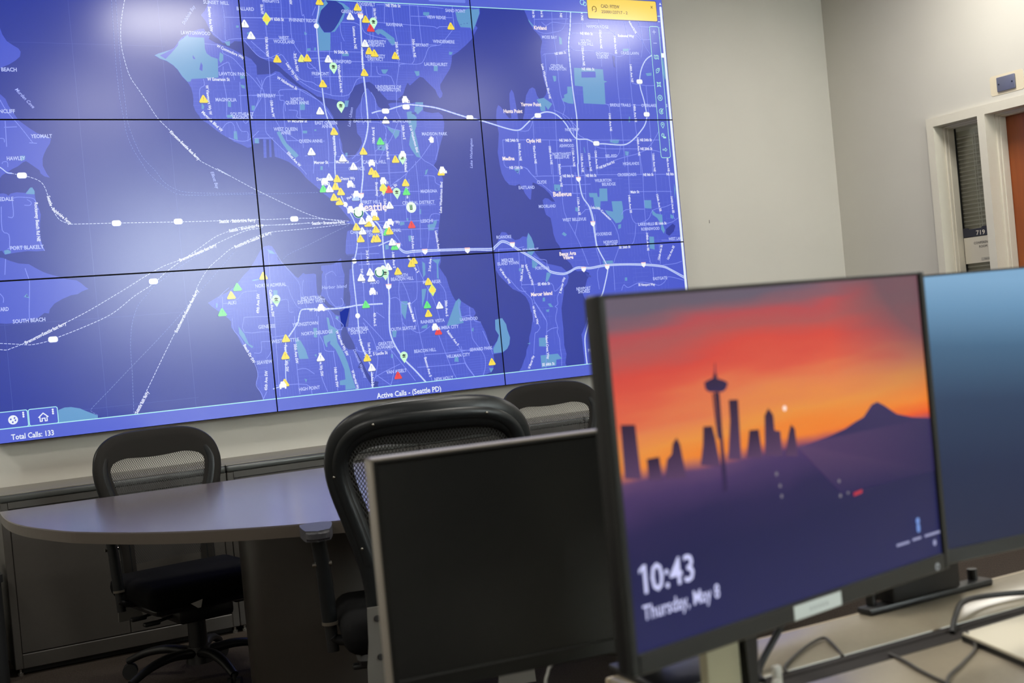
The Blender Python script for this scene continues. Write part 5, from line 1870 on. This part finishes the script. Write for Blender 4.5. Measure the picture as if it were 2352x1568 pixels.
def screen_quad(name, W, u0, u1, v0, v1, m, parent, y=.004):
    me = bpy.data.meshes.new(name)
    me.from_pydata([(u0, y, v0), (u1, y, v0), (u1, y, v1), (u0, y, v1)], [], [(0, 1, 2, 3)])
    uv = me.uv_layers.new(name='uv')
    for i, c in enumerate(((0, 0), (1, 0), (1, 1), (0, 1))):
        uv.data[i].uv = c
    me.materials.append(m)
    o = bpy.data.objects.new(name, me); COL.objects.link(o); o.parent = parent
    return o
scr = screen_quad('screen', MW, .0095, MW - .0095, zb + .0195, zb + MH - .004, M_sun, t)
def flat(name, polys_, y, m, parent):
    bm = nb()
    for p in polys_:
        tri = tessellate_polygon([[Vector((q[0], q[1], 0)) for q in p]])
        vs = [bm.verts.new((q[0], y, zb + q[1])) for q in p]
        for f in tri:
            bm.faces.new([vs[i] for i in f])
    o = obj(name, bm, m, parent)
    return o
mmp = lambda L_: [(a / 1000, b_ / 1000) for a, b_ in L_]
def grad(name, polys_, y, c_lo, c_hi, parent, fix={}):
    vs, fs, cs = [], [], []
    for p in polys_:
        lo, hi = min(q[1] for q in p), max(q[1] for q in p)
        k = len(vs)
        vs += [(q[0], y, zb + q[1]) for q in p]
        for f in tessellate_polygon([[Vector((q[0], q[1], 0)) for q in p]]):
            fs.append(tuple(k + i for i in f))
            for i in f:
                w = (p[i][1] - lo) / (hi - lo)
                cs += (list(lin(fix[p[i]])) if p[i] in fix else [a + (b_ - a) * w for a, b_ in zip(lin(c_lo), lin(c_hi))]) + [1]
    me = bpy.data.meshes.new(name)
    me.from_pydata(vs, [], fs)
    me.color_attributes.new('picture', 'FLOAT_COLOR', 'CORNER').data.foreach_set('color', cs)
    me.materials.append(M_pic)
    o = bpy.data.objects.new(name, me); COL.objects.link(o); o.parent = parent
M_pic = screen_mat('lit_picture_shape', False)
M_pic.node_tree.nodes['Principled BSDF'].inputs['Specular IOR Level'].default_value = .18
MT = [q for q in mmp(SKY_M)[:-2]] + [(.5225, .181), (.5225, .118), (.34, .118)]
grad('skyline', [MT], .0034, (43, 37, 81), (60, 50, 92), scr, {(.271, .179): (92, 66, 104), (.289, .18): (84, 60, 100), (.34, .118): (46, 39, 84)})
grad('skyline_towers', [mmp(p) for p in SKY_B[4:]], .0031, (92, 66, 100), (50, 34, 56), scr)
grad('needle_tower', [mmp(p) for p in SKY_B[:4]], .0029, (56, 44, 82), (54, 36, 58), scr)
circ = lambda u, v, r, n=14: [(u + r * math.cos(2 * math.pi * k / n), v + r * math.sin(2 * math.pi * k / n)) for k in range(n)]
flat('white_dot', [circ(.255, .222, .0028)], .0028, emis('screen_dot', (255, 236, 226), 1.1), scr)  # small whitish disc laid over the picture
flat('town_light', [circ(.232, .156, .0022), circ(.236, .143, .002), circ(.237, .132, .002), circ(.336, .133, .002), circ(.336, .117, .0022), circ(.350, .118, .0017)], .0026, emis('lit_town', (128, 122, 132), .9), scr)
flat('red_light', [[(.360, .1125), (.376, .114), (.376, .118), (.360, .1165)]], .0026, emis('lit_red', (190, 40, 62), .9), scr)
want('0:43', .012); want('Thursday, May 8', .012)
bake_text()
M_wt = emis('lit_white_text', (206, 208, 250), 1.0)
M_dim = emis('lit_dim_text', (150, 152, 190), .9)
def flat_tris(name, tr_, y, m, parent):
    bm = nb()
    for q in tr_:
        quad(bm, *[(p[0], y, zb + p[1]) for p in q])
    return obj(name, bm, m, parent)
c1 = [[(.0215, .0925), (.0275, .0965), (.0275, .1000), (.0215, .0962)], [(.0268, .0730), (.0312, .0730), (.0312, .1000), (.0268, .1000)]]
flat_tris('clock_digits', word('0:43', .012, .0660, .0865, .059, .0270) + c1, .0024, M_wt, scr)
flat_tris('date_text', word('Thursday, May 8', .012, .0755, .0560, .107, .0145), .0024, M_wt, scr)
M_ic = emis('lit_icon', (112, 146, 216), .9)
flat('wallpaper_hint', [circ(.477, .0655, .004), rrect(.4735, .4805, .052, .062, .003)] , .0024, M_ic, scr)
flat('hint_bar', [rrect(.431, .457, .0432, .0462, .001), rrect(.463, .481, .0440, .0470, .001), rrect(.488, .520, .0440, .0470, .001), rrect(.504, .511, .031, .038, .003)], .0024, M_dim, scr)
bm = nb(); box(bm, .2365, .317, -.0006, .0005, zb + .0015, zb + .0165); st = obj('white_sticker', bm, mat('sticker', (206, 216, 214), .5), bz)
bm = nb()
for k in range(5):
    box(bm, .262 + k * .0068, .262 + k * .0068 + .0045, -.0009, -.0004, zb + .007, zb + .0105)
obj('faint_print', bm, mat('sticker_print', (176, 186, 186), .5), st)
# round maker's mark
M_mk = emis('mark_glow', (214, 220, 222), .35)  # emblem's white is a weak emission on an unlit part, not paint
bm = nb(); cyl(bm, (.5045, -.0002, zb + .0068), (.5045, -.0007, zb + .0068), .0042, seg=24); mk = obj('round_emblem', bm, M_mk, bz)
bm = nb()
for u, a, l in ((-.0014, 0, .0036), (.0006, -.0004, .0036)):
    slab(bm, [(.5045 + u - .0004 - .0005, zb + .0068 + a - l / 2), (.5045 + u + .0002 - .0005, zb + .0068 + a - l / 2), (.5045 + u + .0002 + .0007, zb + .0068 + a + l / 2), (.5045 + u - .0004 + .0007, zb + .0068 + a + l / 2)], -.0012, -.0006)
    slab(bm, [(.5045 + u + .0004, zb + .0068 - .0013), (.5045 + u + .0010, zb + .0068 - .0013), (.5045 + u + .0015, zb + .0068 + .0011), (.5045 + u + .0009, zb + .0068 + .0011)], -.0012, -.0006)
obj('emblem_strokes', bm, M_bez, mk)
# its stand
bm = nb(); box(bm, .189, .244, .085, .098, .012, zb + .16, .004, 2); obj('stand_column', bm, M_silver, t, 30)
bm = nb(); slab(bm, [(.246, zb + .02), (.272, zb + .02), (.262, .012), (.250, .012)], .080, .100); obj('stand_spine', bm, M_blk, t)
bm = nb(); box(bm, .17, .28, .02, .086, zb + .10, zb + .22, .006, 2); obj('mount_plate', bm, M_blk, t)
bm = nb(); box(bm, .10, .345, -.02, .175, 0, .012, .005, 2); obj('stand_foot', bm, M_silver, t, 30)

# --- right monitor with a plain blue picture
t, bz, zb = monitor('desk_monitor', 'right monitor with a plain blue picture, its right part past the frame edge', -.638, -4.514, .862, -4.0, MW, MH, .005, .0175, .0025)
M_blue = bpy.data.materials.new('lit_blue_picture')
M_blue.use_nodes = True
nt = M_blue.node_tree
b = nt.nodes['Principled BSDF']
b.inputs['Base Color'].default_value = (.006, .006, .008, 1); b.inputs['Roughness'].default_value = .35; b.inputs['Specular IOR Level'].default_value = .2
uvn = nt.nodes.new('ShaderNodeUVMap'); sep = nt.nodes.new('ShaderNodeSeparateXYZ'); nt.links.new(uvn.outputs[0], sep.inputs[0])
rp = nt.nodes.new('ShaderNodeValToRGB'); cr = rp.color_ramp
st3 = [(0, (33, 38, 66)), (.3, (36, 46, 76)), (.55, (44, 64, 94)), (.75, (68, 104, 136)), (.9, (106, 150, 186)), (1, (128, 172, 208))]
while len(cr.elements) < len(st3):
    cr.elements.new(.5)
for e, (p, c) in zip(cr.elements, st3):
    e.position = p; e.color = (*lin(c), 1)
nt.links.new(mnode('ADD', sep.outputs[1], mnode('MULTIPLY', sep.outputs[0], .12)), rp.inputs[0]); nt.links.new(rp.outputs[0], b.inputs['Emission Color']); b.inputs['Emission Strength'].default_value = .9
screen_quad('screen', MW, .005, MW - .005, zb + .0175, zb + MH - .0025, M_blue, t)
bm = nb(); box(bm, .21, .33, .02, .045, zb + .11, zb + .23, .006, 2); obj('mount_plate', bm, M_blk, t, 30)
bm = nb(); box(bm, .252, .284, .04, .245, zb + .155, zb + .185, .008, 2); obj('mount_arm', bm, M_blk, t, 30)

# --- switched-off monitor at the left
t, bz, zb = monitor('desk_monitor', 'switched-off black monitor with a thin silver rim, left of the sunset monitor', -1.2475, -4.2765, .789, -6.4, .462, .272, .004, .0185, .003, .03)
M_rim = mat('silver_rim', (172, 166, 156), .35, .5)
W_, H_ = .462, .272
bm = nb()
box(bm, -.0035, .0005, .001, .026, zb, zb + H_ + .0035, .0012, 1); box(bm, W_ - .0005, W_ + .0035, .001, .026, zb, zb + H_ + .0035, .0012, 1); box(bm, -.0035, W_ + .0035, .001, .026, zb + H_ - .0005, zb + H_ + .0035, .0012, 1)
obj('silver_rim', bm, M_rim, t, 30)
M_off = mat('screen_off', (34, 36, 36), .38, spec=.5, noise=.03, scale=8)
screen_quad('screen', W_, .004, W_ - .004, zb + .0185, zb + H_ - .003, M_off, t, .003)
bm = nb(); box(bm, .330, .375, .055, .085, .006, zb + .16, .006, 2); box(bm, .27, .43, .028, .06, zb + .09, zb + .19, .006, 2); obj('stand_column', bm, M_blk, t, 30)
bm = nb(); box(bm, .315, .450, -.055, .095, 0, .010, .004, 2); obj('stand_foot', bm, M_blk, t, 30)

# --- clamp-on power box at the back edge of the desk
t = thing('desk_clamp', 'black clamp-on box with two thumb knobs on the desk\'s back edge', 'clamp', (-.3805, -4.262, DT))
bm = nb(); box(bm, -.128, .128, -.010, .018, .0, .010, .003, 2); obj('clamp_plate', bm, M_blk, t, 30)
bm = nb(); cyl(bm, (.012, .010, .1), (.012, .010, .312), .016); obj('clamp_post', bm, M_blk, t, 40)
bm = nb(); box(bm, -.083, .056, -.012, .030, .010, .118, .004, 2); obj('clamp_box', bm, mat('clamp_black', (8, 8, 9), .5), t, 30)
for x in (-.106, .106):
    bm = nb(); cyl(bm, (x, .010, .008), (x, .010, .026), .0075, seg=16); obj('thumb_knob', bm, M_blk, t, 40)

# --- pale tablet lying at the slot
t = thing('flat_tablet', 'pale flat tablet with a black underside lying on the worktop near the slot', 'tablet', (-.527, -4.452, DT + .0005))
t.rotation_euler = (0, 0, R_(1.5))
def tab(z0, z1, e):
    bm = nb(); prism(bm, [(0 - e, 0 + e), (.34 + e, 0 + e), (.34 + e, -.21 - e), (-.075 - e, -.21 - e)], z0, z1); return bm
obj('case', tab(0, .007, .0), M_blk, t)
obj('white_face', tab(.007, .0105, -.001), mat('tablet_white', (206, 198, 176), .4), t)

# --- cables
M_cbl = mat('black_cable', (20, 20, 21), .5)
M_gcbl = mat('grey_cable', (66, 62, 54), .55)
M_wcbl = mat('white_cable', (196, 194, 186), .5)
def cable(name, label, pts, r, m, n=8):
    bm = nb(); sweep(bm, spline(pts, n), r, seg=8)
    return tag(obj(name, bm, m, None, 60), label, 'cable')
zc = DT + .003
cable('cable', 'black cable looping up beside the pale tablet', [(-.500, -4.412, DT - .001), (-.470, -4.392, DT + .012), (-.42, -4.362, DT + .018), (-.355, -4.345, DT + .012), (-.28, -4.36, DT + .006), (-.20, -4.40, DT - .001), (-.12, -4.412, DT - .001)], .004, M_cbl)
cable('cable', 'thin grey cable forming the left arm of the V on the worktop', [(-.632, -4.428, DT + .001), (-.648, -4.470, zc), (-.664, -4.508, zc), (-.680, -4.558, zc), (-.70, -4.64, zc), (-.70, -4.76, zc)], .0022, M_gcbl)
cable('cable', 'thin grey cable forming the right arm of the V, leaving the tablet', [(-.52, -4.455, zc + .0075), (-.545, -4.490, zc), (-.610, -4.526, zc), (-.668, -4.556, zc), (-.72, -4.61, zc), (-.75, -4.70, zc)], .0022, M_gcbl)
cable('cable', 'thin grey cable arching over the rear shelf', [(-.772, -4.395, DT - .001), (-.759, -4.377, DT + .003), (-.689, -4.335, DT + .004), (-.642, -4.317, DT + .004), (-.652, -4.345, DT + .004), (-.672, -4.386, DT - .001)], .0022, M_gcbl)
cable('cable', 'black cable dropping behind the sunset monitor to the slot', [(-.815, -4.398, DT - .001), (-.794, -4.368, DT + .006), (-.745, -4.36, DT + .05), (-.715, -4.38, DT + .11), (-.72, -4.44, DT + .16)], .0045, M_cbl)
cable('cable', 'white cable tip hanging below the switched-off monitor', [(-.985, -4.222, .786), (-.996, -4.222, .773), (-1.012, -4.222, .765), (-1.017, -4.223, .758), (-1.023, -4.225, .745), (-1.03, -4.23, .70), (-1.02, -4.235, .60), (-.97, -4.225, .45), (-.955, -4.222, .30), (-.96, -4.22, .02)], .0016, M_wcbl)
for k, (x, y, lab) in enumerate(((-.826, -4.44, 'white cable plug standing by the silver monitor stand, the upper one'), (-.838, -4.452, 'white cable plug by the silver monitor stand, the lower one'))):
    bm = nb(); box(bm, x - .006, x + .006, y - .004, y + .004, DT + .0005, DT + .030 - k * .012, .003, 2)
    tag(obj('cable_plug', bm, M_wcbl, None, 40), lab, 'plug')
